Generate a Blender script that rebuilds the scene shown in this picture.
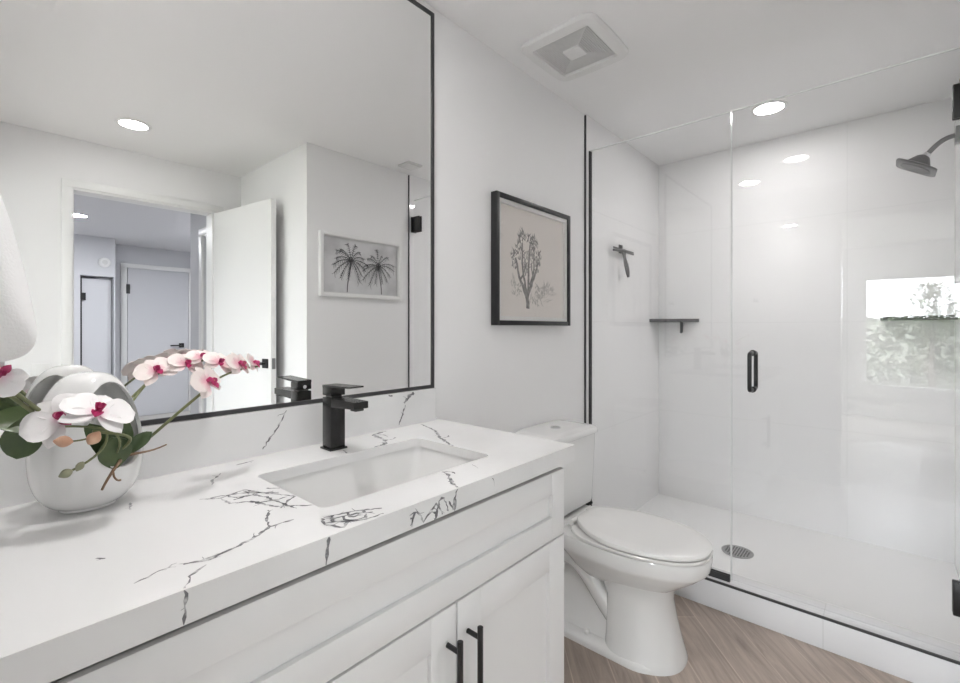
import bpy, bmesh, math, random
from mathutils import Vector, Matrix
random.seed(7)
PI = math.pi
C = bpy.context.scene.collection
for o in list(bpy.data.objects):
    bpy.data.objects.remove(o)

# ------------------------------------------------------------------ dimensions (metres)
D = 1.2218       # mirror wall plane (y)
XT = 2.2269      # tile edge / shower curb outer face
YR = -0.2569     # alcove wall and shower side wall
YO = -1.2616     # wall opposite the mirror
XC = 1.4227      # short return wall
XB = 3.2767      # shower back wall
CEIL = 2.3992
XEND = 1.1418    # right end of worktop
YF = 0.6563      # front of worktop
CT = 0.9237      # top of worktop
XL = -0.06       # left wall
CAM_H = 1.2499

# ------------------------------------------------------------------ camera
cam_data = bpy.data.cameras.new('camera')
cam = bpy.data.objects.new('camera', cam_data)
C.objects.link(cam)
cam_data.sensor_fit = 'HORIZONTAL'
cam_data.sensor_width = 36.0
cam_data.lens = 460.85 / 960 * 36
cam_data.shift_y = -13.4 / 960
cam_data.clip_start = 0.01
cam_data.clip_end = 200
cam.location = (0, 0, CAM_H)
cam.rotation_euler = (PI / 2, 0, 0.7245 - PI / 2)
bpy.context.scene.camera = cam

# ------------------------------------------------------------------ world, exposure
DAYLIGHT = 4.3
LAMP = 75.0
SHOWER_BEAM = 5.0
ROOM_BEAM = 1.6
world = bpy.data.worlds.new('daylight')
bpy.context.scene.world = world
world.use_nodes = True
wn = world.node_tree
wn.nodes['Background'].inputs[0].default_value = (0.90, 0.95, 1.0, 1)
wn.nodes['Background'].inputs[1].default_value = DAYLIGHT
vs = bpy.context.scene.view_settings
vs.view_transform = 'Standard'
vs.look = 'None'
vs.gamma = 1.0
vs.use_curve_mapping = False
vs.exposure = 2.54

def portal(loc, rot, sx, sy):
    l = bpy.data.lights.new('window_portal', 'AREA')
    l.shape = 'RECTANGLE'; l.size = sx; l.size_y = sy
    l.cycles.is_portal = True
    o = bpy.data.objects.new('window_portal', l)
    C.objects.link(o); o.location = loc; o.rotation_euler = rot
portal((-4.13, -0.485, 1.19), (0, -PI / 2, 0), 1.5, 1.3)
portal((-4.13, 1.15, 1.25), (0, -PI / 2, 0), 1.9, 1.4)  # portal for the added fill window

# ------------------------------------------------------------------ materials
def mat(name, col, rough=0.5, metal=0.0, spec=0.5, coat=0.0, bump=None, var=None, sheen=0.0):
    """bump=(scale, strength); var=(scale, colour2, low, high) mixes a second colour by noise"""
    m = bpy.data.materials.new(name)
    m.use_nodes = True
    nt = m.node_tree
    b = nt.nodes['Principled BSDF']
    b.inputs['Base Color'].default_value = (*col, 1)
    b.inputs['Roughness'].default_value = rough
    b.inputs['Metallic'].default_value = metal
    b.inputs['Specular IOR Level'].default_value = spec
    b.inputs['Coat Weight'].default_value = coat
    b.inputs['Coat Roughness'].default_value = 0.03
    b.inputs['Sheen Weight'].default_value = sheen
    tc = nt.nodes.new('ShaderNodeTexCoord')
    if bump:
        n = nt.nodes.new('ShaderNodeTexNoise')
        n.inputs['Scale'].default_value = bump[0]
        n.inputs['Detail'].default_value = 4
        bp = nt.nodes.new('ShaderNodeBump')
        bp.inputs['Strength'].default_value = bump[1]
        bp.inputs['Distance'].default_value = 0.002
        nt.links.new(tc.outputs['Object'], n.inputs['Vector'])
        nt.links.new(n.outputs['Fac'], bp.inputs['Height'])
        nt.links.new(bp.outputs['Normal'], b.inputs['Normal'])
    if var:
        n = nt.nodes.new('ShaderNodeTexNoise')
        n.inputs['Scale'].default_value = var[0]
        n.inputs['Detail'].default_value = 5
        r = nt.nodes.new('ShaderNodeValToRGB')
        r.color_ramp.elements[0].position = var[2]
        r.color_ramp.elements[0].color = (*col, 1)
        r.color_ramp.elements[1].position = var[3]
        r.color_ramp.elements[1].color = (*var[1], 1)
        nt.links.new(tc.outputs['Object'], n.inputs['Vector'])
        nt.links.new(n.outputs['Fac'], r.inputs['Fac'])
        nt.links.new(r.outputs['Color'], b.inputs['Base Color'])
    return m

def glass_mat(name, tint=(0.992, 0.994, 0.994), f0=0.04):
    m = bpy.data.materials.new(name)
    m.use_nodes = True
    nt = m.node_tree
    nt.nodes.clear()
    out = nt.nodes.new('ShaderNodeOutputMaterial')
    tr = nt.nodes.new('ShaderNodeBsdfTransparent')
    tr.inputs['Color'].default_value = (*tint, 1)
    gl = nt.nodes.new('ShaderNodeBsdfGlossy')
    gl.inputs['Roughness'].default_value = 0.0
    lw = nt.nodes.new('ShaderNodeLayerWeight')
    lw.inputs['Blend'].default_value = 0.5
    pw = nt.nodes.new('ShaderNodeMath'); pw.operation = 'POWER'
    pw.inputs[1].default_value = 5.0
    ma = nt.nodes.new('ShaderNodeMath'); ma.operation = 'MULTIPLY_ADD'
    ma.inputs[1].default_value = 1 - f0
    ma.inputs[2].default_value = f0
    mx = nt.nodes.new('ShaderNodeMixShader')
    nt.links.new(lw.outputs['Facing'], pw.inputs[0])
    nt.links.new(pw.outputs[0], ma.inputs[0])
    nt.links.new(ma.outputs[0], mx.inputs[0])
    nt.links.new(tr.outputs[0], mx.inputs[1])
    nt.links.new(gl.outputs[0], mx.inputs[2])
    nt.links.new(mx.outputs[0], out.inputs[0])
    return m

def emit_mat(name, col, strength):
    m = bpy.data.materials.new(name)
    m.use_nodes = True
    nt = m.node_tree
    nt.nodes.clear()
    out = nt.nodes.new('ShaderNodeOutputMaterial')
    e = nt.nodes.new('ShaderNodeEmission')
    e.inputs[0].default_value = (*col, 1)
    e.inputs[1].default_value = strength
    nt.links.new(e.outputs[0], out.inputs[0])
    return m

def tile_mat(name, axis, uoff, voff, w, h, col, grout, rough=0.025):
    """large glossy tiles with hairline joints; axis: the horizontal world axis of the wall"""
    m = mat(name, col, rough, spec=0.5)
    nt = m.node_tree
    b = nt.nodes['Principled BSDF']
    geo = nt.nodes.new('ShaderNodeNewGeometry')
    sep = nt.nodes.new('ShaderNodeSeparateXYZ')
    comb = nt.nodes.new('ShaderNodeCombineXYZ')
    nt.links.new(geo.outputs['Position'], sep.inputs[0])
    ad = nt.nodes.new('ShaderNodeMath'); ad.inputs[1].default_value = uoff
    nt.links.new(sep.outputs['XY'.index(axis)], ad.inputs[0])
    az = nt.nodes.new('ShaderNodeMath'); az.inputs[1].default_value = voff
    nt.links.new(sep.outputs[2], az.inputs[0])
    nt.links.new(ad.outputs[0], comb.inputs[0])
    nt.links.new(az.outputs[0], comb.inputs[1])
    br = nt.nodes.new('ShaderNodeTexBrick')
    br.offset = 0.0
    br.inputs['Color1'].default_value = (*col, 1)
    br.inputs['Color2'].default_value = (*col, 1)
    br.inputs['Mortar'].default_value = (*grout, 1)
    br.inputs['Scale'].default_value = 1.0
    br.inputs['Mortar Size'].default_value = 0.0016
    br.inputs['Mortar Smooth'].default_value = 0.2
    br.inputs['Brick Width'].default_value = w
    br.inputs['Row Height'].default_value = h
    nt.links.new(comb.outputs[0], br.inputs['Vector'])
    nt.links.new(br.outputs['Color'], b.inputs['Base Color'])
    bp = nt.nodes.new('ShaderNodeBump')
    bp.invert = True
    bp.inputs['Strength'].default_value = 0.3
    bp.inputs['Distance'].default_value = 0.001
    nt.links.new(br.outputs['Fac'], bp.inputs['Height'])
    nt.links.new(bp.outputs['Normal'], b.inputs['Normal'])
    return m

def floor_mat():
    m = mat('wood_look_floor', (0.33, 0.26, 0.22), 0.38)
    nt = m.node_tree
    b = nt.nodes['Principled BSDF']
    geo = nt.nodes.new('ShaderNodeNewGeometry')
    mp = nt.nodes.new('ShaderNodeMapping')
    mp.vector_type = 'POINT'
    mp.inputs['Rotation'].default_value = (0, 0, math.radians(-41))
    mp.inputs['Location'].default_value = (0.31, 0.015, 0)
    nt.links.new(geo.outputs['Position'], mp.inputs['Vector'])
    br = nt.nodes.new('ShaderNodeTexBrick')
    br.offset = 0.43
    br.inputs['Color1'].default_value = (0.51, 0.43, 0.37, 1)
    br.inputs['Color2'].default_value = (0.415, 0.348, 0.30, 1)
    br.inputs['Mortar'].default_value = (0.60, 0.52, 0.45, 1)
    br.inputs['Scale'].default_value = 1.0
    br.inputs['Mortar Size'].default_value = 0.0022
    br.inputs['Brick Width'].default_value = 0.9
    br.inputs['Row Height'].default_value = 0.15
    br.inputs['Bias'].default_value = 0.0
    nt.links.new(mp.outputs[0], br.inputs['Vector'])
    mp2 = nt.nodes.new('ShaderNodeMapping')
    mp2.inputs['Scale'].default_value = (1.6, 17, 1)
    nt.links.new(mp.outputs[0], mp2.inputs['Vector'])
    n = nt.nodes.new('ShaderNodeTexNoise')
    n.inputs['Scale'].default_value = 1.6
    n.inputs['Detail'].default_value = 7
    n.inputs['Roughness'].default_value = 0.62
    n.inputs['Distortion'].default_value = 0.8
    nt.links.new(mp2.outputs[0], n.inputs['Vector'])
    r = nt.nodes.new('ShaderNodeValToRGB')
    r.color_ramp.elements[0].position = 0.30
    r.color_ramp.elements[0].color = (0.66, 0.63, 0.61, 1)
    r.color_ramp.elements[1].position = 0.70
    r.color_ramp.elements[1].color = (1.25, 1.24, 1.24, 1)
    nt.links.new(n.outputs['Fac'], r.inputs['Fac'])
    mu = nt.nodes.new('ShaderNodeMix')
    mu.data_type = 'RGBA'; mu.blend_type = 'MULTIPLY'
    mu.inputs[0].default_value = 1.0
    nt.links.new(br.outputs['Color'], mu.inputs[6])
    nt.links.new(r.outputs['Color'], mu.inputs[7])
    nt.links.new(mu.outputs[2], b.inputs['Base Color'])
    return m

def petal_mat(name, base, tip, r0, r1):
    """colour runs from the flower's centre (object origin) to the petal tips"""
    m = mat(name, tip, 0.45, sheen=0.1)
    nt = m.node_tree
    b = nt.nodes['Principled BSDF']
    tc = nt.nodes.new('ShaderNodeTexCoord')
    ln = nt.nodes.new('ShaderNodeVectorMath'); ln.operation = 'LENGTH'
    nz = nt.nodes.new('ShaderNodeTexNoise'); nz.inputs['Scale'].default_value = 55
    nt.links.new(tc.outputs['Object'], nz.inputs['Vector'])
    ad = nt.nodes.new('ShaderNodeMath'); ad.operation = 'MULTIPLY_ADD'
    ad.inputs[1].default_value = 0.022; ad.inputs[2].default_value = -0.011
    nt.links.new(nz.outputs['Fac'], ad.inputs[0])
    nt.links.new(tc.outputs['Object'], ln.inputs[0])
    s = nt.nodes.new('ShaderNodeMath')
    nt.links.new(ln.outputs['Value'], s.inputs[0]); nt.links.new(ad.outputs[0], s.inputs[1])
    mr = nt.nodes.new('ShaderNodeMapRange')
    mr.inputs[1].default_value = r0; mr.inputs[2].default_value = r1
    nt.links.new(s.outputs[0], mr.inputs[0])
    r = nt.nodes.new('ShaderNodeValToRGB')
    r.color_ramp.elements[0].color = (*base, 1)
    r.color_ramp.elements[1].color = (*tip, 1)
    nt.links.new(mr.outputs[0], r.inputs['Fac'])
    nt.links.new(r.outputs['Color'], b.inputs['Base Color'])
    return m

M = {}
M['wall'] = mat('wall_paint', (0.90, 0.897, 0.895), 0.6, spec=0.3, bump=(160, 0.06))
M['ceil'] = mat('ceiling_paint', (0.945, 0.942, 0.94), 0.8, spec=0.2, bump=(120, 0.08))
M['hallwall'] = mat('hall_shade_paint', (0.66, 0.665, 0.69), 0.7, spec=0.3)  # white paint with the hall's dim bluish light put into its colour
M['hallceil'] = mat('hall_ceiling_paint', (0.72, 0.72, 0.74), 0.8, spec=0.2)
M['trim'] = mat('trim_paint', (0.86, 0.86, 0.85), 0.35)
M['cab'] = mat('cabinet_lacquer', (0.89, 0.89, 0.885), 0.38, bump=(40, 0.02))
M['quartz'] = mat('quartz', (0.87, 0.87, 0.865), 0.16, var=(3.2, (0.79, 0.79, 0.785), 0.48, 0.75))
M['vein'] = mat('quartz_vein', (0.21, 0.21, 0.22), 0.2, var=(75, (0.66, 0.66, 0.66), 0.46, 0.66))
M['porc'] = mat('white_porcelain', (0.86, 0.86, 0.85), 0.09, coat=0.3, spec=0.5)
M['plast'] = mat('white_plastic', (0.85, 0.85, 0.84), 0.3)
M['seat'] = mat('seat_plastic', (0.86, 0.855, 0.84), 0.22)
M['grille'] = mat('grille_plastic', (0.72, 0.72, 0.71), 0.5)
M['black'] = mat('matte_black_metal', (0.013, 0.013, 0.014), 0.33, spec=0.5, bump=(300, 0.02))
M['blacksat'] = mat('satin_black_faucet', (0.012, 0.0115, 0.011), 0.26, metal=0.0, spec=0.45)
M['framegrey'] = mat('dark_grey_frame', (0.045, 0.045, 0.047), 0.4)
M['rubber'] = mat('black_rubber', (0.018, 0.018, 0.018), 0.6)
M['dgrey'] = mat('gunmetal', (0.085, 0.085, 0.088), 0.3, spec=0.5)
M['nickel'] = mat('brushed_nickel_dark', (0.20, 0.20, 0.205), 0.32, metal=0.85)
M['chrome'] = mat('chrome', (0.72, 0.72, 0.73), 0.12, metal=1.0)
M['steel'] = mat('drain_steel', (0.42, 0.42, 0.42), 0.35, metal=0.8)
M['mirror'] = mat('mirror_silver', (0.94, 0.942, 0.938), 0.0, metal=1.0)
M['glass'] = glass_mat('clear_glass')
M['picglass'] = glass_mat('picture_glass', (0.99, 0.99, 0.99))
M['edge'] = mat('lit_glass_edge', (0.93, 0.95, 0.94), 0.25)  # near-white: light catching the pane edges is put into the colour
M['floor'] = floor_mat()
M['tile_back'] = tile_mat('tile_shower_back', 'Y', -0.17 + 3.6, -0.675 + 1.22, 1.2, 0.61, (0.90, 0.897, 0.897), (0.835, 0.835, 0.832))
M['tile_side'] = tile_mat('tile_shower_side', 'X', -2.95 + 3.6, -0.675 + 1.22, 1.2, 0.61, (0.90, 0.897, 0.897), (0.835, 0.835, 0.832))
M['tile_curb'] = tile_mat('tile_curb', 'Y', -0.189 + 3.6, 1.0, 0.6, 2.6, (0.82, 0.82, 0.83), (0.70, 0.70, 0.70), 0.25)
M['pan'] = mat('acrylic_pan', (0.85, 0.85, 0.845), 0.35)
M['paper'] = mat('cream_paper', (0.88, 0.825, 0.78), 0.8)
M['matboard'] = mat('white_mat', (0.88, 0.87, 0.85), 0.8)
M['ink'] = mat('pencil_grey', (0.17, 0.16, 0.155), 0.8, var=(70, (0.36, 0.34, 0.32), 0.35, 0.7))
M['inklight'] = mat('pencil_light', (0.47, 0.44, 0.41), 0.8, var=(70, (0.60, 0.56, 0.52), 0.35, 0.7))
M['photosky'] = mat('photo_sky', (0.66, 0.66, 0.665), 0.6, var=(4, (0.42, 0.42, 0.43), 0.42, 0.72))
M['palm'] = mat('photo_palm', (0.10, 0.10, 0.105), 0.6, var=(40, (0.26, 0.26, 0.27), 0.4, 0.7))
M['leaf'] = mat('orchid_leaf', (0.042, 0.072, 0.026), 0.32, var=(18, (0.085, 0.125, 0.045), 0.35, 0.7))
M['stem'] = mat('orchid_stem', (0.20, 0.215, 0.095), 0.5, var=(40, (0.13, 0.15, 0.07), 0.4, 0.7))
M['root'] = mat('aerial_root', (0.21, 0.125, 0.07), 0.7, var=(60, (0.33, 0.23, 0.15), 0.4, 0.7))
M['budp'] = mat('bud_peach', (0.56, 0.30, 0.19), 0.5, var=(40, (0.66, 0.43, 0.30), 0.4, 0.7))
M['budg'] = mat('bud_green', (0.30, 0.31, 0.20), 0.5, var=(40, (0.40, 0.38, 0.26), 0.4, 0.7))
M['pw'] = petal_mat('petal_white', (0.84, 0.62, 0.70), (0.90, 0.885, 0.88), 0.003, 0.016)
M['pp'] = petal_mat('petal_blush', (0.78, 0.38, 0.46), (0.89, 0.80, 0.765), 0.004, 0.021)
M['lip'] = mat('lip_magenta', (0.46, 0.02, 0.12), 0.4, var=(90, (0.62, 0.10, 0.25), 0.4, 0.7))
M['lipy'] = mat('lip_yellow', (0.75, 0.42, 0.10), 0.4)
M['soil'] = mat('moss', (0.05, 0.048, 0.03), 0.9, bump=(80, 1.0))
M['towel'] = mat('terry_cloth', (0.92, 0.92, 0.915), 0.95, spec=0.1, bump=(260, 0.5), sheen=0.3)
M['lens'] = emit_mat('lamp_lens', (1.0, 0.972, 0.965), LAMP * 0.24)
M['lenshall'] = emit_mat('lamp_lens_hall', (0.94, 0.96, 1.0), 92.0)
M['lensdim'] = emit_mat('lamp_lens_dim', (1.0, 0.972, 0.965), LAMP * 0.46)
M['lensroom'] = emit_mat('lamp_lens_room', (1.0, 0.972, 0.965), LAMP * 0.075)
M['carpet'] = mat('bedroom_floor', (0.40, 0.36, 0.32), 0.8)
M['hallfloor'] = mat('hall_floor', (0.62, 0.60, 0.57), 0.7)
M['grass'] = mat('ground_green', (0.10, 0.12, 0.08), 0.9, var=(0.6, (0.16, 0.16, 0.12), 0.4, 0.6))
M['foliage'] = mat('foliage', (0.05, 0.08, 0.035), 0.8, var=(6, (0.11, 0.14, 0.07), 0.4, 0.6))
M['bark'] = mat('bark', (0.10, 0.075, 0.055), 0.9)
M['stucco'] = mat('stucco', (0.30, 0.29, 0.28), 0.9)
M['rooft'] = mat('dark_roof', (0.012, 0.012, 0.013), 0.8)
M['sling'] = mat('chair_sling', (0.20, 0.20, 0.20), 0.8)

# ------------------------------------------------------------------ mesh builder
class MB:
    def __init__(self):
        self.bm = bmesh.new()
        self.mi = 0
    def _mark(self, n0):
        self.bm.faces.ensure_lookup_table()
        for f in self.bm.faces[n0:]:
            f.material_index = self.mi
    def box(self, x0, x1, y0, y1, z0, z1, bev=0.0, seg=2):
        n0 = len(self.bm.faces)
        t = bmesh.new()
        bmesh.ops.create_cube(t, size=1.0)
        for v in t.verts:
            v.co = Vector(((x0 + x1) / 2 + v.co.x * (x1 - x0), (y0 + y1) / 2 + v.co.y * (y1 - y0), (z0 + z1) / 2 + v.co.z * (z1 - z0)))
        if bev > 0:
            bmesh.ops.bevel(t, geom=t.edges[:], offset=bev, segments=seg, affect='EDGES', profile=0.5)
        me = bpy.data.meshes.new('tmp')
        t.to_mesh(me); t.free()
        self.bm.from_mesh(me)
        bpy.data.meshes.remove(me)
        self._mark(n0)
        return self
    def loft(self, loops, cap0=True, cap1=True, closed=True):
        n0 = len(self.bm.faces)
        rings = [[self.bm.verts.new(p) for p in lp] for lp in loops]
        n = len(rings[0])
        for a, b in zip(rings[:-1], rings[1:]):
            for i in range(n if closed else n - 1):
                j = (i + 1) % n
                self.bm.faces.new((a[i], a[j], b[j], b[i]))
        if cap0: self.bm.faces.new(list(reversed(rings[0])))
        if cap1: self.bm.faces.new(rings[-1])
        self._mark(n0)
        return self
    def tube(self, pts, r, seg=10, caps=True):
        pts = [Vector(p) for p in pts]
        rr = r if isinstance(r, (list, tuple)) else [r] * len(pts)
        loops = []
        ref = None
        for i, p in enumerate(pts):
            d = (pts[min(i + 1, len(pts) - 1)] - pts[max(i - 1, 0)]).normalized()
            if ref is None:
                ref = d.orthogonal().normalized()
            ref = (ref - d * ref.dot(d)).normalized()
            s = d.cross(ref)
            loops.append([p + (ref * math.cos(2 * PI * k / seg) + s * math.sin(2 * PI * k / seg)) * rr[i] for k in range(seg)])
        return self.loft(loops, caps, caps)
    def cyl(self, p0, p1, r, seg=24, r1=None):
        return self.tube([p0, p1], [r, r if r1 is None else r1], seg)
    def lathe(self, prof, c, seg=32, sx=1.0, sy=1.0):
        loops = [[(c[0] + r * sx * math.cos(2 * PI * k / seg), c[1] + r * sy * math.sin(2 * PI * k / seg), c[2] + z) for k in range(seg)] for r, z in prof]
        return self.loft(loops)
    def ring(self, prof, c, seg=40):
        loops = [[(c[0] + r * math.cos(2 * PI * k / seg), c[1] + r * math.sin(2 * PI * k / seg), c[2] + z) for k in range(seg)] for r, z in prof + prof[:1]]
        return self.loft(loops, False, False)
    def prism(self, pts, d):
        d = Vector(d)
        return self.loft([pts, [Vector(p) + d for p in pts]])
    def poly(self, pts):
        n0 = len(self.bm.faces)
        self.bm.faces.new([self.bm.verts.new(p) for p in pts])
        self._mark(n0)
        return self
    def ribbon(self, pts, widths, normal):
        n0 = len(self.bm.faces)
        pts = [Vector(p) for p in pts]
        normal = Vector(normal)
        prev = None
        for i, p in enumerate(pts):
            d = (pts[min(i + 1, len(pts) - 1)] - pts[max(i - 1, 0)])
            if d.length < 1e-7: d = Vector((1, 0, 0))
            s = normal.cross(d.normalized())
            w = widths[i] / 2
            pair = (self.bm.verts.new(p - s * w), self.bm.verts.new(p + s * w))
            if prev:
                self.bm.faces.new((prev[0], pair[0], pair[1], prev[1]))
            prev = pair
        self._mark(n0)
        return self
    def build(self, name, mats, parent=None, origin=(0, 0, 0), angle=35, loc=None, keep_normals=False):
        if not keep_normals:
            bmesh.ops.recalc_face_normals(self.bm, faces=self.bm.faces[:])
        o3 = Vector(origin)
        for v in self.bm.verts: v.co -= o3
        me = bpy.data.meshes.new(name)
        self.bm.to_mesh(me); self.bm.free()
        for m in (mats if isinstance(mats, (list, tuple)) else [mats]):
            me.materials.append(m)
        me.shade_smooth()
        me.set_sharp_from_angle(angle=math.radians(angle))
        o = bpy.data.objects.new(name, me)
        C.objects.link(o)
        if parent is None:
            o.location = o3 if loc is None else loc
        else:
            o.parent = parent
            if loc is not None: o.location = loc
        return o

def tag(o, label=None, cat=None, group=None, kind=None):
    if label: o['label'] = label
    if cat: o['category'] = cat
    if group: o['group'] = group
    if kind: o['kind'] = kind
    return o

def empty(name, loc, label, cat, group=None):
    o = bpy.data.objects.new(name, None)
    C.objects.link(o)
    o.location = loc
    o.empty_display_size = 0.05
    return tag(o, label, cat, group)

def struct(name, mb, m, label, cat='wall', origin=(0, 0, 0), parent=None):
    o = mb.build(name, m, parent, origin)
    if parent is None:
        tag(o, label, cat, kind='structure')
    return o

def rrect(cx, cy, hx, hy, r, z, n=6):
    p = []
    for qx, qy, a0 in ((1, 1, 0), (-1, 1, 90), (-1, -1, 180), (1, -1, 270)):
        for k in range(n + 1):
            a = math.radians(a0 + 90 * k / n)
            p.append((cx + qx * (hx - r) + r * math.cos(a), cy + qy * (hy - r) + r * math.sin(a), z))
    return p

def bezier(p0, p1, p2, p3, n=12):
    P = [Vector(p) for p in (p0, p1, p2, p3)]
    out = []
    for i in range(n + 1):
        t = i / n
        out.append(P[0] * (1 - t) ** 3 + P[1] * 3 * t * (1 - t) ** 2 + P[2] * 3 * t * t * (1 - t) + P[3] * t ** 3)
    return out

def box(*a, bev=0.0):
    return MB().box(*a, bev=bev)

# ================================================================== THE ROOM SHELL
W = 0.12
struct('floor', box(-0.18, XT + 0.01, YO - W, D + W, -0.05, 0.0), M['floor'], 'grey-brown wood-look plank floor laid diagonally', 'floor')
struct('ceiling', box(-0.18, XB + W, YO - W, D + W, CEIL, CEIL + 0.05), M['ceil'], 'flat white painted bathroom ceiling', 'ceiling')
struct('wall_mirror', box(-0.18, XB + W, D, D + W, 0, CEIL), M['wall'], 'white wall behind the vanity mirror and toilet')
struct('wall_shower_left', box(XT, XB, D - 0.009, D, 0.0, CEIL), M['tile_side'], 'white glossy large tiles on shower side wall with squeegee')
struct('wall_shower_back', box(XB, XB + W, YR - W, D, 0, CEIL), M['tile_back'], 'white glossy large tiles on shower back wall')
struct('wall_alcove', box(XC, XB + W, YR - W, YR, 0, CEIL), M['wall'], 'white wall with the palm photograph, seen in mirror')
struct('wall_shower_right', box(XT, XB, YR, YR + 0.009, 0.0, CEIL), M['tile_side'], 'white glossy tiles on shower wall with the shower head')
struct('wall_return', box(XC, XC + W, YO - W, YR - W, 0, CEIL), M['wall'], 'white return wall beside the open door, seen in mirror')
mb = MB()
mb.box(-0.18, 0.450, YO - W, YO, 0, CEIL).box(1.235, XC, YO - W, YO, 0, CEIL).box(0.450, 1.235, YO - W, YO, 2.10, CEIL)
struct('wall_opposite', mb, M['wall'], 'white wall around the open doorway, seen in mirror')
mb = MB()
mb.box(-0.18, XL, 0.278, D, 0, CEIL).box(-0.18, XL, YO, -1.13, 0, CEIL).box(-0.18, XL, -1.13, 0.278, 2.10, CEIL)
struct('wall_left', mb, M['wall'], 'white wall at left end of vanity behind the towel')

# shower curb, pan
struct('trim_1', box(XT, 2.355, YR + 0.009, D - 0.009, 0, 0.124, bev=0.002), M['tile_curb'], 'white tiled curb in front of shower', 'curb')
mb = MB()
mb.box(2.355, XB, YR + 0.009, D - 0.009, 0, 0.078)
mb.box(2.355, 2.395, YR + 0.009, D - 0.009, 0.078, 0.108, bev=0.006)
mb.box(2.395, 2.42, YR + 0.009, D - 0.009, 0.078, 0.094, bev=0.006)
struct('trim_2', mb, M['pan'], 'white acrylic shower pan with stepped lip', 'shower pan')
# black metal edge trims
struct('trim_3', box(XT - 0.002, XT + 0.003, D - 0.0105, D, 0, 2.392), M['framegrey'], 'black metal strip at tile edge on mirror wall', 'trim')
struct('trim_4', box(XT - 0.002, XT + 0.003, YR, YR + 0.0105, 0, 2.392), M['framegrey'], 'black metal strip at tile edge beside palm photograph', 'trim')
struct('trim_5', box(XT - 0.003, XT + 0.006, YR + 0.013, D - 0.013, 0.119, 0.127), M['framegrey'], 'black metal strip along top edge of shower curb', 'trim')
# doorway casing in the opposite wall
mb = MB()
mb.box(0.402, 0.452, YO, YO + 0.016, 0, 2.10, bev=0.003).box(1.235, 1.295, YO, YO + 0.016, 0, 2.10, bev=0.003)
mb.box(0.402, 1.295, YO, YO + 0.016, 2.10, 2.145, bev=0.003)
mb.box(0.450, 0.460, YO - W, YO, 0, 2.088).box(1.223, 1.235, YO - W, YO, 0, 2.088).box(0.450, 1.235, YO - W, YO, 2.088, 2.10)
struct('trim_6', mb, M['trim'], 'white door casing around open doorway, seen in mirror', 'trim')
mb = MB()
mb.box(XC - 0.012, XC, YO + 0.02, YR, 0, 0.09).box(XC, XT - 0.01, YR, YR + 0.012, 0, 0.09)
struct('baseboard_alcove', mb, M['trim'], 'white baseboard below the palm photograph', 'baseboard')
struct('baseboard_mirror', box(1.13, XT - 0.01, D - 0.012, D, 0, 0.09), M['trim'], 'white baseboard behind the toilet', 'baseboard')

# ------------------------------------------------------------------ hall beyond the doorway
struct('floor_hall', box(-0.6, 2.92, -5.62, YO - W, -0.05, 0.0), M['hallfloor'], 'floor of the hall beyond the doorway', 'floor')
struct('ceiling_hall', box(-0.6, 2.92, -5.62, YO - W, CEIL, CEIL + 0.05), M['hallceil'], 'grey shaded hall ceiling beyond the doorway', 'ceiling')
struct('wall_hall_far', box(-0.6, 2.92, -5.62, -5.5, 0, CEIL), M['hallwall'], 'far white hall wall around closed door, bluish shade in its colour')
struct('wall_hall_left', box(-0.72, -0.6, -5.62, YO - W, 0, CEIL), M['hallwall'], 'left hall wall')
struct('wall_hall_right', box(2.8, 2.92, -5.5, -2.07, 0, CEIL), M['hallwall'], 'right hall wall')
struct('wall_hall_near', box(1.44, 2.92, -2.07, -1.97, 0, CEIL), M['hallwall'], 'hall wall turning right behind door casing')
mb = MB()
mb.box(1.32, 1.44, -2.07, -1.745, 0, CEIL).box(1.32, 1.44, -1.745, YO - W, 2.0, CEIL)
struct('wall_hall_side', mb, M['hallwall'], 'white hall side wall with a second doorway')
mb = MB()
mb.box(1.304, 1.32, -1.815, -1.745, 0, 2.0, bev=0.003).box(1.304, 1.32, -1.815, YO - W - 0.001, 2.0, 2.06, bev=0.003)
struct('trim_7', mb, M['trim'], 'white casing of side doorway in hall', 'trim')
d = struct('door_4', box(1.39, 1.425, -1.742, YO - W - 0.004, 0.01, 1.995), M['trim'], 'white door set back in side doorway of hall', 'door')
box(1.380, 1.392, -1.71, -1.66, 1.67, 1.76).build('door_hinge', M['black'], d)
# header box over the closet opening, with its jambs
mb = MB()
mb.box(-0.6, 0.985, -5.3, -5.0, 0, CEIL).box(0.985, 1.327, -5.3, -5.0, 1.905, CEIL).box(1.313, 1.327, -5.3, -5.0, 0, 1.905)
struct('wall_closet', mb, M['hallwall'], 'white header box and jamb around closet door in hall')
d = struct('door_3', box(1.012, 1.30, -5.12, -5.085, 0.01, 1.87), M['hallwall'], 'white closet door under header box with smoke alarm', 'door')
box(0.990, 1.010, -5.13, -5.07, 0.01, 1.89).build('gap_shade', M['black'], d)  # black strip painted in for the shaded gap between jamb and door
box(0.978, 1.045, -5.085, -5.055, 1.60, 1.69).build('door_hinge', M['black'], d)
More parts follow.
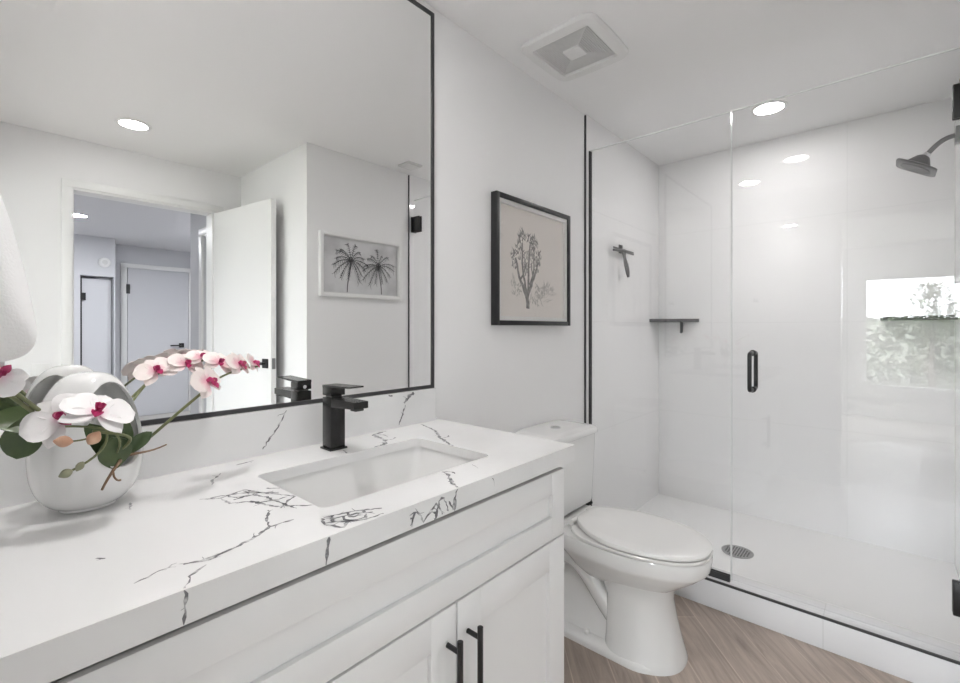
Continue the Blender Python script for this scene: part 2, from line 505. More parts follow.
# closed door in the far wall
mb = MB()
mb.box(1.475, 1.545, -5.5, -5.48, 0, 2.09, bev=0.003).box(2.30, 2.37, -5.5, -5.48, 0, 2.09, bev=0.003).box(1.475, 2.37, -5.5, -5.48, 2.09, 2.15, bev=0.003)
struct('trim_8', mb, M['trim'], 'white casing of closed door at far end of hall', 'trim')
d = struct('door_2', box(1.552, 2.293, -5.499, -5.485, 0.01, 2.082), M['hallwall'], 'closed flush door with black lever at far end of hall', 'door')
box(1.535, 1.575, -5.486, -5.468, 1.73, 1.86).build('door_hinge', M['black'], d)
mb = MB()
mb.box(2.17, 2.235, -5.485, -5.472, 0.96, 1.025, bev=0.003).cyl((2.2, -5.472, 0.992), (2.2, -5.43, 0.992), 0.012, 12).box(2.05, 2.215, -5.445, -5.428, 0.982, 1.002, bev=0.003)
mb.build('door_lever', M['black'], d)

def downlight(x, y, r, lens, label, group=None, beam=0.0):
    t = empty('recessed_downlight', (x, y, CEIL), label, 'ceiling light', group)
    MB().ring([(r + 0.0005, -0.0002), (r + 0.016, -0.0002), (r + 0.018, -0.003), (r + 0.014, -0.006), (r + 0.0005, -0.005)], (0, 0, 0), 40).build('trim_ring', M['plast'], t)
    MB().lathe([(r, -0.0005), (r, -0.004), (r * 0.6, -0.0045), (0.001, -0.0045), (0.001, -0.0005)], (0, 0, 0), 40).build('lens', lens, t)
    t['group'] = 'recessed ceiling downlights'
    if beam:
        # the lamp's own downward beam
        l = bpy.data.lights.new('downlight_beam', 'SPOT')
        l.energy = beam; l.spot_size = math.radians(98); l.spot_blend = 1.0; l.shadow_soft_size = 0.06
        l.color = (1.0, 0.972, 0.965)
        b_ = bpy.data.objects.new('downlight_beam', l); C.objects.link(b_)
        b_.parent = t; b_.location = (0, 0, -0.012)
    return t
downlight(2.80, 0.465, 0.066, M['lens'], 'lit round recessed downlight in the ceiling above the shower door', beam=SHOWER_BEAM)
downlight(0.651, -0.755, 0.066, M['lensroom'], 'lit round recessed downlight reflected at upper left of mirror', beam=ROOM_BEAM)
downlight(0.40, 0.82, 0.066, M['lensdim'], 'lit recessed downlight over the vanity, seen only as glare spot in shower glass')
downlight(0.80, -3.75, 0.07, M['lenshall'], 'lit downlight in hall ceiling, partly cut off by doorway in mirror')
downlight(2.2, -3.4, 0.07, M['lenshall'], 'unseen downlight added to brighten the hall, hidden behind the open door')  # extra lamp, out of view, added to lift the hall light
t = empty('smoke_detector', (1.218, -5.0, 2.08), 'round white smoke alarm on header box over closet door', 'smoke alarm')
MB().tube([(0, 0.0005, 0), (0, 0.022, 0), (0, 0.03, 0)], [0.062, 0.060, 0.050], 28).build('housing', M['plast'], t)
MB().tube([(0, 0.0302, 0), (0, 0.036, 0)], [0.030, 0.026], 24).build('sensor_cap', M['grille'], t)

# ------------------------------------------------------------------ bedroom behind the camera, with the window mirrored in the tiles
struct('floor_bedroom', box(-4.12, -0.18, YO, 2.0, -0.05, 0.0), M['carpet'], 'bedroom floor behind the camera', 'floor')
struct('ceiling_bedroom', box(-4.12, -0.18, YO, 2.0, CEIL, CEIL + 0.05), M['ceil'], 'bedroom ceiling behind the camera', 'ceiling')
struct('wall_bedroom_side', box(-4.12, -0.18, 2.0, 2.0 + W, 0, CEIL), M['wall'], 'bedroom wall behind the vanity side')
struct('wall_bedroom_near', box(-4.12, -0.18, YO - W, YO, 0, CEIL), M['wall'], 'bedroom wall behind the camera')
struct('wall_bedroom_return', box(-0.18, -0.06, D + W, 2.0 + W, 0, CEIL), M['wall'], 'bedroom wall return')
mb = MB()
mb.box(-4.12, -4.0, YO, -1.15, 0, CEIL).box(-4.12, -4.0, 0.27, 0.45, 0, CEIL).box(-4.12, -4.0, 1.85, 2.0, 0, CEIL)
mb.box(-4.12, -4.0, -1.15, 0.27, 1.97, CEIL).box(-4.12, -4.0, -1.15, 0.27, 0, 0.40).box(-4.12, -4.0, 0.45, 1.85, 2.2, CEIL).box(-4.12, -4.0, 0.45, 1.85, 0, 0.3)
struct('wall_bedroom_window', mb, M['wall'], 'bedroom wall around the windows')
mb = MB()
mb.box(-4.10, -4.05, 0.45, 1.85, 0.30, 0.35).box(-4.10, -4.05, 0.45, 1.85, 2.15, 2.20).box(-4.10, -4.05, 0.45, 0.50, 0.35, 2.15).box(-4.10, -4.05, 1.80, 1.85, 0.35, 2.15)
w = struct('fill_window', mb, M['trim'], 'unseen bedroom window added behind the camera for fill daylight, not reflected', 'window')  # added opening that lets extra daylight into the bedroom
box(-4.078, -4.072, 0.50, 1.80, 0.35, 2.15).build('window_pane', M['picglass'], w)
mb = MB()
mb.box(-4.10, -4.05, -1.15, 0.27, 0.40, 0.45).box(-4.10, -4.05, -1.15, 0.27, 1.93, 1.97).box(-4.10, -4.05, -1.15, -1.11, 0.45, 1.93).box(-4.10, -4.05, 0.23, 0.27, 0.45, 1.93)
w = struct('window_1', mb, M['trim'], 'bedroom window whose bright view is mirrored in the shower tiles', 'window')
box(-4.078, -4.072, -1.11, 0.23, 0.45, 1.93).build('window_pane', M['picglass'], w)
struct('ground', box(-60, -4.15, -40, 40, -0.32, -0.30), M['grass'], 'ground outside the window', 'ground')

mb = MB()
mb.loft([[(-34, -40, -0.30), (-34, 40, -0.30), (-34, 40, 2.0), (-34, 12, 1.75), (-34, 2, 1.95), (-34, -3, 1.85), (-34, -14, 2.2), (-34, -40, 1.9)],
         [(-19, -40, -0.30), (-19, 40, -0.30), (-19, 40, -0.1), (-19, 12, -0.1), (-19, 2, -0.1), (-19, -3, -0.1), (-19, -14, -0.1), (-19, -40, -0.1)]])
struct('ground_rise', mb, M['grass'], 'low green rise beyond the garden outside the window', 'ground')

# ================================================================== VANITY
V0 = (0.5, 1.0, 0.0)
van = empty('bathroom_vanity', V0, 'white shaker vanity cabinet under the veined worktop', 'vanity')
yb = 0.697
mb = MB()
for q in ((XL + 0.002, XL + 0.02, yb, D - 0.002, 0.10, 0.878), (1.103, 1.121, yb, D - 0.002, 0.10, 0.878), (XL + 0.02, 1.103, D - 0.02, D - 0.002, 0.10, 0.878),
          (XL + 0.02, 1.103, yb, D - 0.02, 0.10, 0.118), (XL + 0.02, 1.103, yb, yb + 0.02, 0.60, 0.70), (XL + 0.02, 1.103, yb, yb + 0.02, 0.85, 0.878)):
    mb.box(*q)
mb.box(XL + 0.002, 1.121, yb + 0.06, D - 0.002, 0.0, 0.10)
mb.build('carcass', M['cab'], van, V0)
def shaker(x0, x1, z0, z1, fr, y0=0.676, y1=0.697, rec=0.011):
    m_ = MB()
    m_.box(x0, x1, y0 + rec, y1, z0, z1)
    b = 0.0007
    m_.box(x0, x0 + fr, y0, y1, z0, z1, bev=b).box(x1 - fr, x1, y0, y1, z0, z1, bev=b)
    m_.box(x0 + fr, x1 - fr, y0, y1, z0, z0 + fr, bev=b).box(x0 + fr, x1 - fr, y0, y1, z1 - fr, z1, bev=b)
    return m_
shaker(XL + 0.006, 1.118, 0.680, 0.860, 0.060).build('drawer_front', M['cab'], van, V0)
def bar_handle(x, parent):
    m_ = MB()
    m_.cyl((x, 0.640, 0.623), (x, 0.640, 0.393), 0.0062, 16)
    for z in (0.600, 0.418):
        m_.cyl((x, 0.642, z), (x, 0.6762, z), 0.0052, 12)
    h = m_.build('bar_handle', M['black'], parent, V0)
    h['label'] = 'black bar handle'
dr = shaker(0.6935, 1.118, 0.105, 0.675, 0.074).build('door', M['cab'], van, V0)
bar_handle(0.724, dr)
dl = shaker(0.275, 0.6885, 0.105, 0.675, 0.070).build('door', M['cab'], van, V0)
bar_handle(0.6635, dl)
shaker(XL + 0.006, 0.270, 0.105, 0.675, 0.070).build('door', M['cab'], van, V0)

TOP_VEINS = [
    [(0.304, 0.981), (0.331, 0.958), (0.379, 0.973), (0.402, 0.918), (0.431, 0.859)],
    [(0.331, 0.958), (0.334, 0.917), (0.362, 0.898), (0.384, 0.836), (0.433, 0.793)],
    [(0.379, 0.973), (0.377, 0.934), (0.394, 0.900), (0.395, 0.860), (0.405, 0.801)],
    [(0.377, 0.934), (0.345, 0.930)],
    [(0.415, 0.947), (0.433, 0.927)],
    [(0.431, 0.859), (0.408, 0.846), (0.385, 0.824)],
    [(0.367, 0.832), (0.347, 0.790), (0.337, 0.761), (0.312, 0.743), (0.291, 0.733), (0.258, 0.722), (0.224, 0.722)],
    [(0.337, 0.761), (0.378, 0.759)],
    [(0.412, 0.727), (0.428, 0.723), (0.454, 0.716), (0.480, 0.704), (0.507, 0.686)],
    [(0.412, 0.727), (0.403, 0.696), (0.416, 0.667), (0.433, 0.683), (0.455, 0.668), (0.495, 0.665)],
    [(0.428, 0.723), (0.418, 0.700), (0.433, 0.693)],
    [(0.454, 0.716), (0.448, 0.697), (0.467, 0.686)],
    [(0.480, 0.704), (0.463, 0.669)],
    [(0.894, 1.190), (0.837, 1.176), (0.822, 1.098), (0.793, 1.058), (0.752, 1.052)],
    [(1.040, 1.190), (1.003, 1.079), (0.946, 0.993), (0.903, 0.900)],
    [(0.726, 0.756), (0.720, 0.731), (0.686, 0.686), (0.676, 0.660)],
    [(0.681, 1.091), (0.669, 1.056)],
    [(0.391, 1.121), (0.362, 1.085), (0.348, 1.053)],
    [(0.438, 1.162), (0.480, 1.169)],
    [(0.149, 0.721), (0.174, 0.730), (0.200, 0.739)],
    [(0.224, 0.704), (0.201, 0.686), (0.187, 0.660)],
    [(0.130, 0.838), (0.137, 0.829)],
    [(0.814, 0.745), (0.801, 0.715)],
    [(0.212, 1.060), (0.204, 1.020)],
    [(0.318, 0.972), (0.345, 0.967), (0.372, 0.955), (0.398, 0.930), (0.420, 0.905)],
    [(0.345, 0.967), (0.352, 0.940), (0.372, 0.930), (0.394, 0.940)],
    [(0.362, 0.898), (0.372, 0.880), (0.395, 0.870), (0.420, 0.870)],
    [(0.418, 0.712), (0.440, 0.706), (0.462, 0.700), (0.486, 0.684)],
    [(0.406, 0.705), (0.424, 0.690), (0.446, 0.676), (0.470, 0.676)],
    [(0.440, 0.706), (0.436, 0.690), (0.448, 0.676)],
    [(0.822, 1.098), (0.845, 1.085), (0.862, 1.100)],
    [(0.837, 1.176), (0.860, 1.150), (0.850, 1.120)],
    [(0.946, 0.993), (0.972, 0.985), (0.985, 1.000)],
    [(0.258, 0.722), (0.232, 0.716), (0.205, 0.728)],
    [(0.726, 0.756), (0.742, 0.742), (0.735, 0.725)],
]
THICK_TOP = {6: 1.0, 13: 2.4, 14: 1.9, 15: 1.8, 19: 0.6, 20: 0.7, 21: 0.8, 22: 0.3}
FRONT_VEINS = [
    [(0.186, 0.923), (0.187, 0.903), (0.185, 0.8805)],
    [(0.386, 0.923), (0.383, 0.904), (0.379, 0.8805)],
    [(0.547, 0.908), (0.563, 0.910), (0.549, 0.887)],
    [(0.563, 0.910), (0.581, 0.886), (0.600, 0.898), (0.615, 0.887)],
    [(0.635, 0.916), (0.620, 0.913), (0.614, 0.887), (0.608, 0.8805)],
    [(0.635, 0.916), (0.642, 0.893), (0.647, 0.886)],
    [(0.672, 0.923), (0.666, 0.906), (0.663, 0.8805)],
    [(0.781, 0.919), (0.790, 0.910), (0.789, 0.899)],
    [(0.549, 0.902), (0.556, 0.896), (0.552, 0.884)],
    [(0.600, 0.898), (0.612, 0.908), (0.622, 0.900), (0.630, 0.884)],
    [(0.647, 0.905), (0.655, 0.896), (0.660, 0.884)],
]
BACK_VEINS = [
    [(1.022, 1.030), (0.998, 1.020), (0.978, 1.001)],
    [(0.982, 0.993), (0.975, 0.972), (0.957, 0.932)],
    [(0.577, 1.030), (0.559, 0.994), (0.535, 0.964), (0.516, 0.939)],
    [(0.913, 1.034), (0.930, 1.031)],
]
def jag(pts, n, amp, rng):
    out = []
    for a, b in zip(pts[:-1], pts[1:]):
        k_ = max(2, int(n * (Vector(a) - Vector(b)).length / 0.03))
        for k in range(k_):
            t = k / k_
            out.append((a[0] + (b[0] - a[0]) * t + rng.uniform(-amp, amp), a[1] + (b[1] - a[1]) * t + rng.uniform(-amp, amp)))
    out.append(pts[-1])
    return out
def veins(mb, lists, place, normal, base, rng, thick={}, branch=0.55):
    mb.mi = 1
    for i, l in enumerate(lists):
        p = jag(l, 5, 0.0022, rng)
        k = thick.get(i, 1.0)
        n = len(p)
        ws = [max(0.0006, base * k * rng.uniform(0.3, 1.5) * (0.4 + 0.6 * math.sin(PI * (j + 0.5) / n) ** 0.5)) for j in range(n)]
        mb.ribbon([place(*q) for q in p], ws, normal)
        # hairline twigs leaving the main vein
        for j in range(1, n - 1):
            if rng.random() < branch * 0.30:
                a = rng.uniform(0, 2 * PI); L_ = rng.uniform(0.006, 0.022)
                e = (p[j][0] + L_ * math.cos(a), p[j][1] + L_ * math.sin(a) * 0.8)
                m_ = ((p[j][0] + e[0]) / 2 + rng.uniform(-.002, .002), (p[j][1] + e[1]) / 2 + rng.uniform(-.002, .002))
                q = [p[j], m_, e]
                if all(SAFE(*x) for x in q):
                    mb.ribbon([place(*x) for x in q], [base * 0.35, base * 0.25, base * 0.12], normal)
    mb.mi = 0

# worktop slab with sink cut-out
SAFE = lambda a, b: not (0.425 < a < 0.912 and 0.755 < b < 1.055) and b > YF + 0.002 and b < D - 0.025
SX0, SX1, SY0, SY1 = 0.434, 0.904, 0.762, 1.048
rng = random.Random(3)
mb = MB()
hole = rrect((SX0 + SX1) / 2, (SY0 + SY1) / 2, (SX1 - SX0) / 2, (SY1 - SY0) / 2, 0.018, 0, 5)
ZB = CT - 0.024
def ringfaces(z, flip):
    n0 = len(mb.bm.faces)
    o_ = [(XL + 0.001, YF, z), (XEND, YF, z), (XEND, D - 0.001, z), (XL + 0.001, D - 0.001, z)]
    ov = [mb.bm.verts.new(p) for p in o_]
    hv = [mb.bm.verts.new((p[0], p[1], z)) for p in hole]
    es = [mb.bm.edges.new((ov[i], ov[(i + 1) % 4])) for i in range(4)] + [mb.bm.edges.new((hv[i], hv[(i + 1) % len(hv)])) for i in range(len(hv))]
    bmesh.ops.triangle_fill(mb.bm, edges=es, use_beauty=True)
    return ov, hv
ot, ht = ringfaces(CT, False)
ob, hb = ringfaces(ZB, True)
for a, b in ((ot, ob), (ht, hb)):
    for i in range(len(a)):
        j = (i + 1) % len(a)
        mb.bm.faces.new((a[i], a[j], b[j], b[i]))
# mitred apron on the front and right edges
mb.box(XL + 0.001, XEND, YF, YF + 0.022, CT - 0.0445, ZB)
mb.box(XEND - 0.022, XEND, YF + 0.022, D - 0.001, CT - 0.0445, ZB)
bmesh.ops.recalc_face_normals(mb.bm, faces=mb.bm.faces[:])
veins(mb, TOP_VEINS, lambda a, b: (a, b, CT + 0.0003), (0, 0, 1), 0.0050, rng, THICK_TOP, 0.5)
SAFE = lambda a, b: CT - 0.043 < b < CT - 0.001
veins(mb, FRONT_VEINS, lambda a, b: (a, YF - 0.0003, b), (0, -1, 0), 0.0042, rng, {0: 0.9, 1: 1.3, 4: 1.5, 6: 1.7, 7: 0.4}, 0.5)
wt = mb.build('vanity_worktop', [M['quartz'], M['vein']], None, (0.5, 0.95, CT - 0.045), keep_normals=True)
tag(wt, 'white quartz worktop with grey veins on the vanity', 'worktop')
mb = MB()
mb.box(XL + 0.001, 1.123, D - 0.020, D - 0.0005, CT, 1.037)
SAFE = lambda a, b: CT + 0.002 < b < 1.035
veins(mb, BACK_VEINS, lambda a, b: (a, D - 0.0203, b), (0, -1, 0), 0.0046, rng, {0: 2.2, 1: 1.2, 2: 0.9})
bs = mb.build('backsplash', [M['quartz'], M['vein']], None, (0.5, D - 0.01, CT))
tag(bs, 'low white quartz backsplash strip below the mirror', 'backsplash')

# undermount basin
cx, cy = (SX0 + SX1) / 2, (SY0 + SY1) / 2
hx, hy = (SX1 - SX0) / 2 + 0.004, (SY1 - SY0) / 2 + 0.004
S0 = (cx, cy, 0.72)
sink = empty('undermount_sink', S0, 'white rectangular undermount basin set into the worktop', 'sink')
mb = MB()
prof = [(0, 0, 0.022, ZB), (0.004, 0, 0.024, ZB - 0.02), (0.012, 0, 0.035, 0.83), (0.022, 0, 0.05, 0.79), (0.045, 0, 0.06, 0.772), (0.08, 0, 0.05, 0.764), (0.125, 0, 0.012, 0.760)]
loops = [rrect(cx, cy, hx - a, hy - a, max(0.006, min(r, hy - a - 0.001)), z, 6) for a, _, r, z in prof]
outer = [rrect(cx, cy, hx + 0.022, hy + 0.022, 0.03, ZB, 6), rrect(cx, cy, hx + 0.01, hy + 0.01, 0.05, 0.80, 6), rrect(cx, cy, hx - 0.05, hy - 0.05, 0.05, 0.745, 6)]
mb.loft(list(reversed(outer)) + loops)
mb.build('basin', M['porc'], sink, S0, angle=50)
MB().lathe([(0.0, 0.0), (0.022, 0.0), (0.022, 0.004), (0.016, 0.006), (0.0, 0.007)], (cx, cy, 0.7605), 24).build('drain', M['black'], sink, S0)

# faucet
fx, fy = 0.673, 1.125
F0 = (fx, fy, CT)
fau = empty('basin_faucet', F0, 'black square single lever faucet behind the basin', 'faucet')
box(fx - 0.026, fx + 0.026, fy - 0.026, fy + 0.026, CT + 0.0005, CT + 0.006, bev=0.0012).build('base_plate', M['blacksat'], fau, F0)
box(fx - 0.0215, fx + 0.0215, fy - 0.0215, fy + 0.0215, CT + 0.006, 1.064, bev=0.0016).build('body', M['blacksat'], fau, F0)
mb = MB()
mb.loft([[(fx - 0.0212, fy - 0.0213, 1.040), (fx + 0.0212, fy - 0.0213, 1.040), (fx + 0.0212, fy - 0.0213, 1.0638), (fx - 0.0212, fy - 0.0213, 1.0638)],
         [(fx - 0.0212, fy - 0.128, 1.0455), (fx + 0.0212, fy - 0.128, 1.0455), (fx + 0.0212, fy - 0.128, 1.0630), (fx - 0.0212, fy - 0.128, 1.0630)]])
sp = mb.build('spout', M['blacksat'], fau, F0)
box(fx - 0.013, fx + 0.013, fy - 0.122, fy - 0.098, 1.0385, 1.0455, bev=0.002).build('aerator', M['black'], sp, F0)
box(fx - 0.015, fx + 0.015, fy - 0.015, fy + 0.015, 1.064, 1.070).build('neck', M['black'], fau, F0)
mb = MB()
mb.box(fx - 0.0215, fx + 0.0215, fy - 0.0215, fy + 0.0215, 1.069, 1.091, bev=0.0015)
mb.loft([[(fx - 0.0215, fy + 0.0215, 1.090), (fx + 0.0215, fy + 0.0215, 1.090), (fx + 0.0215, fy + 0.0215, 1.0965), (fx - 0.0215, fy + 0.0215, 1.0965)],
         [(fx - 0.0215, fy - 0.108, 1.0965), (fx + 0.0215, fy - 0.108, 1.0965), (fx + 0.0215, fy - 0.108, 1.1005), (fx - 0.0215, fy - 0.108, 1.1005)]])
lev = mb.build('lever', M['blacksat'], fau, F0)
MB().cyl((fx, fy + 0.0212, 1.077), (fx, fy + 0.0228, 1.077), 0.0055, 16).build('set_screw', M['chrome'], lev, F0)

# ------------------------------------------------------------------ wall mirror
MX0, MX1, MZ0, MZ1 = XL + 0.004, 1.123, 1.0375, 2.372
W0 = (0.5, D, MZ0)
mir = empty('wall_mirror_panel', W0, 'large black framed mirror on wall above the worktop', 'mirror')
box(MX0 + 0.006, MX1 - 0.006, D - 0.0065, D - 0.0005, MZ0 + 0.006, MZ1 - 0.006).build('mirror_glass', M['mirror'], mir, W0)
mb = MB()
f = 0.011
mb.box(MX0, MX0 + f, D - 0.0105, D - 0.0005, MZ0, MZ1).box(MX1 - f, MX1, D - 0.0105, D - 0.0005, MZ0, MZ1)
mb.box(MX0 + f, MX1 - f, D - 0.0105, D - 0.0005, MZ0, MZ0 + f).box(MX0 + f, MX1 - f, D - 0.0105, D - 0.0005, MZ1 - f, MZ1)
mb.build('frame', M['framegrey'], mir, W0)

# ================================================================== FRAMED PICTURES
def frame_mb(x0, x1, z0, z1, ya, yb_, f, bev=0.001):
    m_ = MB()
    m_.box(x0, x0 + f, ya, yb_, z0, z1, bev=bev).box(x1 - f, x1, ya, yb_, z0, z1, bev=bev)
    m_.box(x0 + f, x1 - f, ya, yb_, z0, z0 + f, bev=bev).box(x0 + f, x1 - f, ya, yb_, z1 - f, z1, bev=bev)
    return m_
PX0, PX1, PZ0, PZ1 = 1.447, 2.028, 1.262, 1.810
P0 = ((PX0 + PX1) / 2, D, PZ0)
pic = empty('framed_drawing', P0, 'black framed pencil drawing of a branching desert tree above the toilet', 'picture')
frame_mb(PX0, PX1, PZ0, PZ1, D - 0.032, D - 0.001, 0.020).build('frame', M['black'], pic, P0)
box(PX0 + 0.02, PX1 - 0.02, D - 0.012, D - 0.004, PZ0 + 0.02, PZ1 - 0.02).build('paper', M['paper'], pic, P0)
frame_mb(PX0 + 0.02, PX1 - 0.02, PZ0 + 0.02, PZ1 - 0.02, D - 0.024, D - 0.012, 0.018, 0.0).build('spacer', M['matboard'], pic, P0)
box(PX0 + 0.02, PX1 - 0.02, D - 0.0275, D - 0.0255, PZ0 + 0.02, PZ1 - 0.02).build('glazing', M['picglass'], pic, P0)
# the drawing: trunk forking into upright clumped branches, a faint bush either side
rng = random.Random(11)
mb = MB()
tcx = 1.685
yd = D - 0.0122
def dr_(x, z): return (tcx + x, yd - rng.uniform(0, 0.0002), PZ0 + 0.075 + (z - 0.085) * 0.92)
def stroke(pts, w0, w1, n=8, wob=0.003):
    p = bezier(*[Vector((a, 0, b)) for a, b in pts], n=n)
    mb.ribbon([dr_(q.x + rng.uniform(-wob, wob), q.z + rng.uniform(-wob, wob)) for q in p], [w0 + (w1 - w0) * k / n for k in range(n + 1)], (0, -1, 0))
def clump(x, z, rx, rz, n):
    for k in range(n):
        a = rng.uniform(0, 2 * PI); q = rng.random() ** 0.5
        x0, z0 = x + rx * q * math.cos(a), z + rz * q * math.sin(a)
        b = rng.uniform(0.6, 2.5)
        l = rng.uniform(0.014, 0.032)
        mb.ribbon([dr_(x0, z0), dr_(x0 + l * math.cos(b), z0 + l * math.sin(b))], [rng.uniform(0.004, 0.008), 0.001], (0, -1, 0))
stroke([(0.005, 0.085), (0.008, 0.11), (0.004, 0.13), (-0.004, 0.15)], 0.026, 0.022)
stroke([(0.0, 0.14), (-0.03, 0.18), (-0.065, 0.23), (-0.085, 0.32)], 0.020, 0.012)
stroke([(0.0, 0.14), (-0.01, 0.20), (-0.045, 0.27), (-0.035, 0.40)], 0.018, 0.009)
stroke([(0.0, 0.14), (0.02, 0.20), (0.005, 0.28), (0.02, 0.40)], 0.018, 0.010)
stroke([(0.0, 0.14), (0.03, 0.19), (0.055, 0.24), (0.085, 0.32)], 0.020, 0.010)
stroke([(0.02, 0.20), (0.05, 0.24), (0.06, 0.30), (0.05, 0.39)], 0.012, 0.008)
stroke([(-0.05, 0.22), (-0.03, 0.25), (-0.01, 0.27), (-0.02, 0.32)], 0.011, 0.007)
stroke([(0.05, 0.23), (0.035, 0.26), (0.04, 0.28), (0.03, 0.31)], 0.010, 0.006)
for x, z, rx, rz, n in ((-0.095, 0.31, 0.022, 0.045, 26), (-0.055, 0.36, 0.025, 0.05, 28), (-0.03, 0.43, 0.028, 0.025, 24), (0.025, 0.42, 0.035, 0.025, 30), (0.06, 0.40, 0.03, 0.022, 20),
                       (0.09, 0.33, 0.025, 0.04, 28), (0.0, 0.32, 0.03, 0.05, 26), (-0.02, 0.27, 0.03, 0.03, 12), (0.045, 0.35, 0.02, 0.04, 16), (0.075, 0.28, 0.015, 0.04, 10)):
    clump(x, z, rx, rz, n)
mb.mi = 1
for x, z, rx, rz, n in ((-0.075, 0.17, 0.035, 0.035, 22), (0.11, 0.17, 0.06, 0.035, 40), (0.16, 0.19, 0.05, 0.025, 22), (0.06, 0.13, 0.05, 0.02, 16), (-0.11, 0.21, 0.02, 0.03, 10), (0.09, 0.11, 0.04, 0.012, 8)):
    clump(x, z, rx, rz, n)
for k in range(14):
    x = rng.uniform(0.03, 0.20); z = rng.uniform(0.10, 0.2)
    stroke([(x, z), (x + 0.02, z + 0.012), (x + 0.035, z + 0.008), (x + 0.05, z + 0.014)], 0.0025, 0.0012, 4)
mb.build('drawing', [M['ink'], M['inklight']], pic, P0, keep_normals=True)

QX0, QX1, QZ0, QZ1 = 1.498, 2.142, 1.455, 1.866
Q0 = ((QX0 + QX1) / 2, YR, QZ0)
pal = empty('framed_photograph', Q0, 'white framed grey photograph of two palm trees, seen in mirror', 'picture')
frame_mb(QX0, QX1, QZ0, QZ1, YR + 0.001, YR + 0.030, 0.022).build('frame', M['trim'], pal, Q0)
frame_mb(QX0 + 0.022, QX1 - 0.022, QZ0 + 0.022, QZ1 - 0.022, YR + 0.004, YR + 0.018, 0.006, 0.0).build('fillet', M['grille'], pal, Q0)
mb = MB()
mb.box(QX0 + 0.022, QX1 - 0.022, YR + 0.003, YR + 0.010, QZ0 + 0.022, QZ1 - 0.022)
mb.build('print', M['photosky'], pal, Q0)
rng = random.Random(5)
mb = MB()
yp = YR + 0.0104
def palm(px, pz, bx, size):
    # the trunk stands on the lower edge of the print
    tr = bezier((px, yp, pz), (px, yp, pz - 0.06), (bx, yp, QZ0 + 0.12), (bx, yp, QZ0 + 0.032), 8)
    mb.ribbon(tr, [0.010 - 0.0003 * k for k in range(9)], (0, 1, 0))
    for k in range(15):
        a = 2 * PI * k / 15 + rng.uniform(-0.15, 0.15)
        l = size * rng.uniform(0.75, 1.1)
        ex, ez = math.cos(a) * l, math.sin(a) * l * 0.85 - 0.18 * l * abs(math.cos(a)) - 0.008
        p = bezier((px, yp, pz), (px + ex * 0.35, yp, pz + ez * 0.35 + 0.02), (px + ex * 0.75, yp, pz + ez * 0.75 + 0.02), (px + ex, yp, pz + ez), 9)
        mb.ribbon(p, [0.003 + 0.002 * (j % 2) for j in range(10)], (0, 1, 0))
        for j in range(1, 10):
            q = p[j]
            dd = (p[min(9, j + 1)] - p[j - 1]).normalized()
            for s_ in (-1, 1):
                n_ = Vector((-dd.z, 0, dd.x)) * s_
                e = q + (n_ * 0.8 + dd * 0.8 + Vector((0, 0, -0.5))) * l * 0.17 * rng.uniform(0.6, 1.1)
                mb.ribbon([q, e], [0.0045, 0.001], (0, 1, 0))
palm(1.730, 1.700, 1.700, 0.135)
palm(1.950, 1.684, 1.975, 0.135)
mb.build('palm_trees', M['palm'], pal, Q0, keep_normals=True)

# ================================================================== CEILING FITTINGS
vcx, vcy = 1.683, 0.966
E0 = (vcx, vcy, CEIL)
fan = empty('exhaust_fan', E0, 'square white bathroom exhaust fan cover on ceiling', 'exhaust fan')
mb = MB()
def pillow(a, b, r, z, bulge):
    p = rrect(vcx, vcy, a, b, r, z, 8)
    # sides bow outwards slightly
    q = []
    n_ = len(p)
    dense = []
    for i in range(n_):
        u, w_ = Vector(p[i]), Vector(p[(i + 1) % n_])
        k_ = 6 if (u - w_).length > 0.05 else 1
        dense += [u.lerp(w_, k / k_) for k in range(k_)]
    for v in dense:
        dx, dy = (v.x - vcx) / a, (v.y - vcy) / b
        if abs(dx) > abs(dy): v.x += math.copysign(bulge * (1 - dy * dy), dx)
        else: v.y += math.copysign(bulge * (1 - dx * dx), dy)
        q.append(v)
    return q
o_ = [pillow(0.174, 0.165, 0.038, z, 0.007) for z in (CEIL - 0.0004, CEIL - 0.010)] + [pillow(0.167, 0.158, 0.034, CEIL - 0.017, 0.007), pillow(0.128, 0.126, 0.004, CEIL - 0.0185, 0.0), pillow(0.126, 0.124, 0.003, CEIL - 0.0035, 0.0)]
nmin = min(len(o) for o in o_)
def resample(lp, n_):
    L = [0.0]
    for i in range(len(lp)): L.append(L[-1] + (Vector(lp[i]) - Vector(lp[(i + 1) % len(lp)])).length)
    out = []
    for k in range(n_):
        t_ = L[-1] * k / n_
        i = max(j for j in range(len(lp)) if L[j] <= t_ + 1e-12)
        f_ = (t_ - L[i]) / max(1e-9, L[i + 1] - L[i])
        out.append(Vector(lp[i]).lerp(Vector(lp[(i + 1) % len(lp)]), f_))
    return out
o_ = [resample(o, 96) for o in o_]
mb.loft(o_, True, True)
mb.build('cover', M['plast'], fan, E0)
mb = MB()
n = 11
for k in range(n):
    a0 = 0.125 - 0.0085 * k; a1 = a0 - 0.0058
    z0 = CEIL - 0.0045 - 0.0002 * k
    lo = [rrect(vcx, vcy, a0, a0 * 0.985, 0.001, z0, 1), rrect(vcx, vcy, a0, a0 * 0.985, 0.001, z0 - 0.004, 1), rrect(vcx, vcy, a1, a1 * 0.985, 0.001, z0 - 0.004, 1), rrect(vcx, vcy, a1, a1 * 0.985, 0.001, z0, 1), rrect(vcx, vcy, a0, a0 * 0.985, 0.001, z0, 1)]
    mb.loft(lo, False, False)
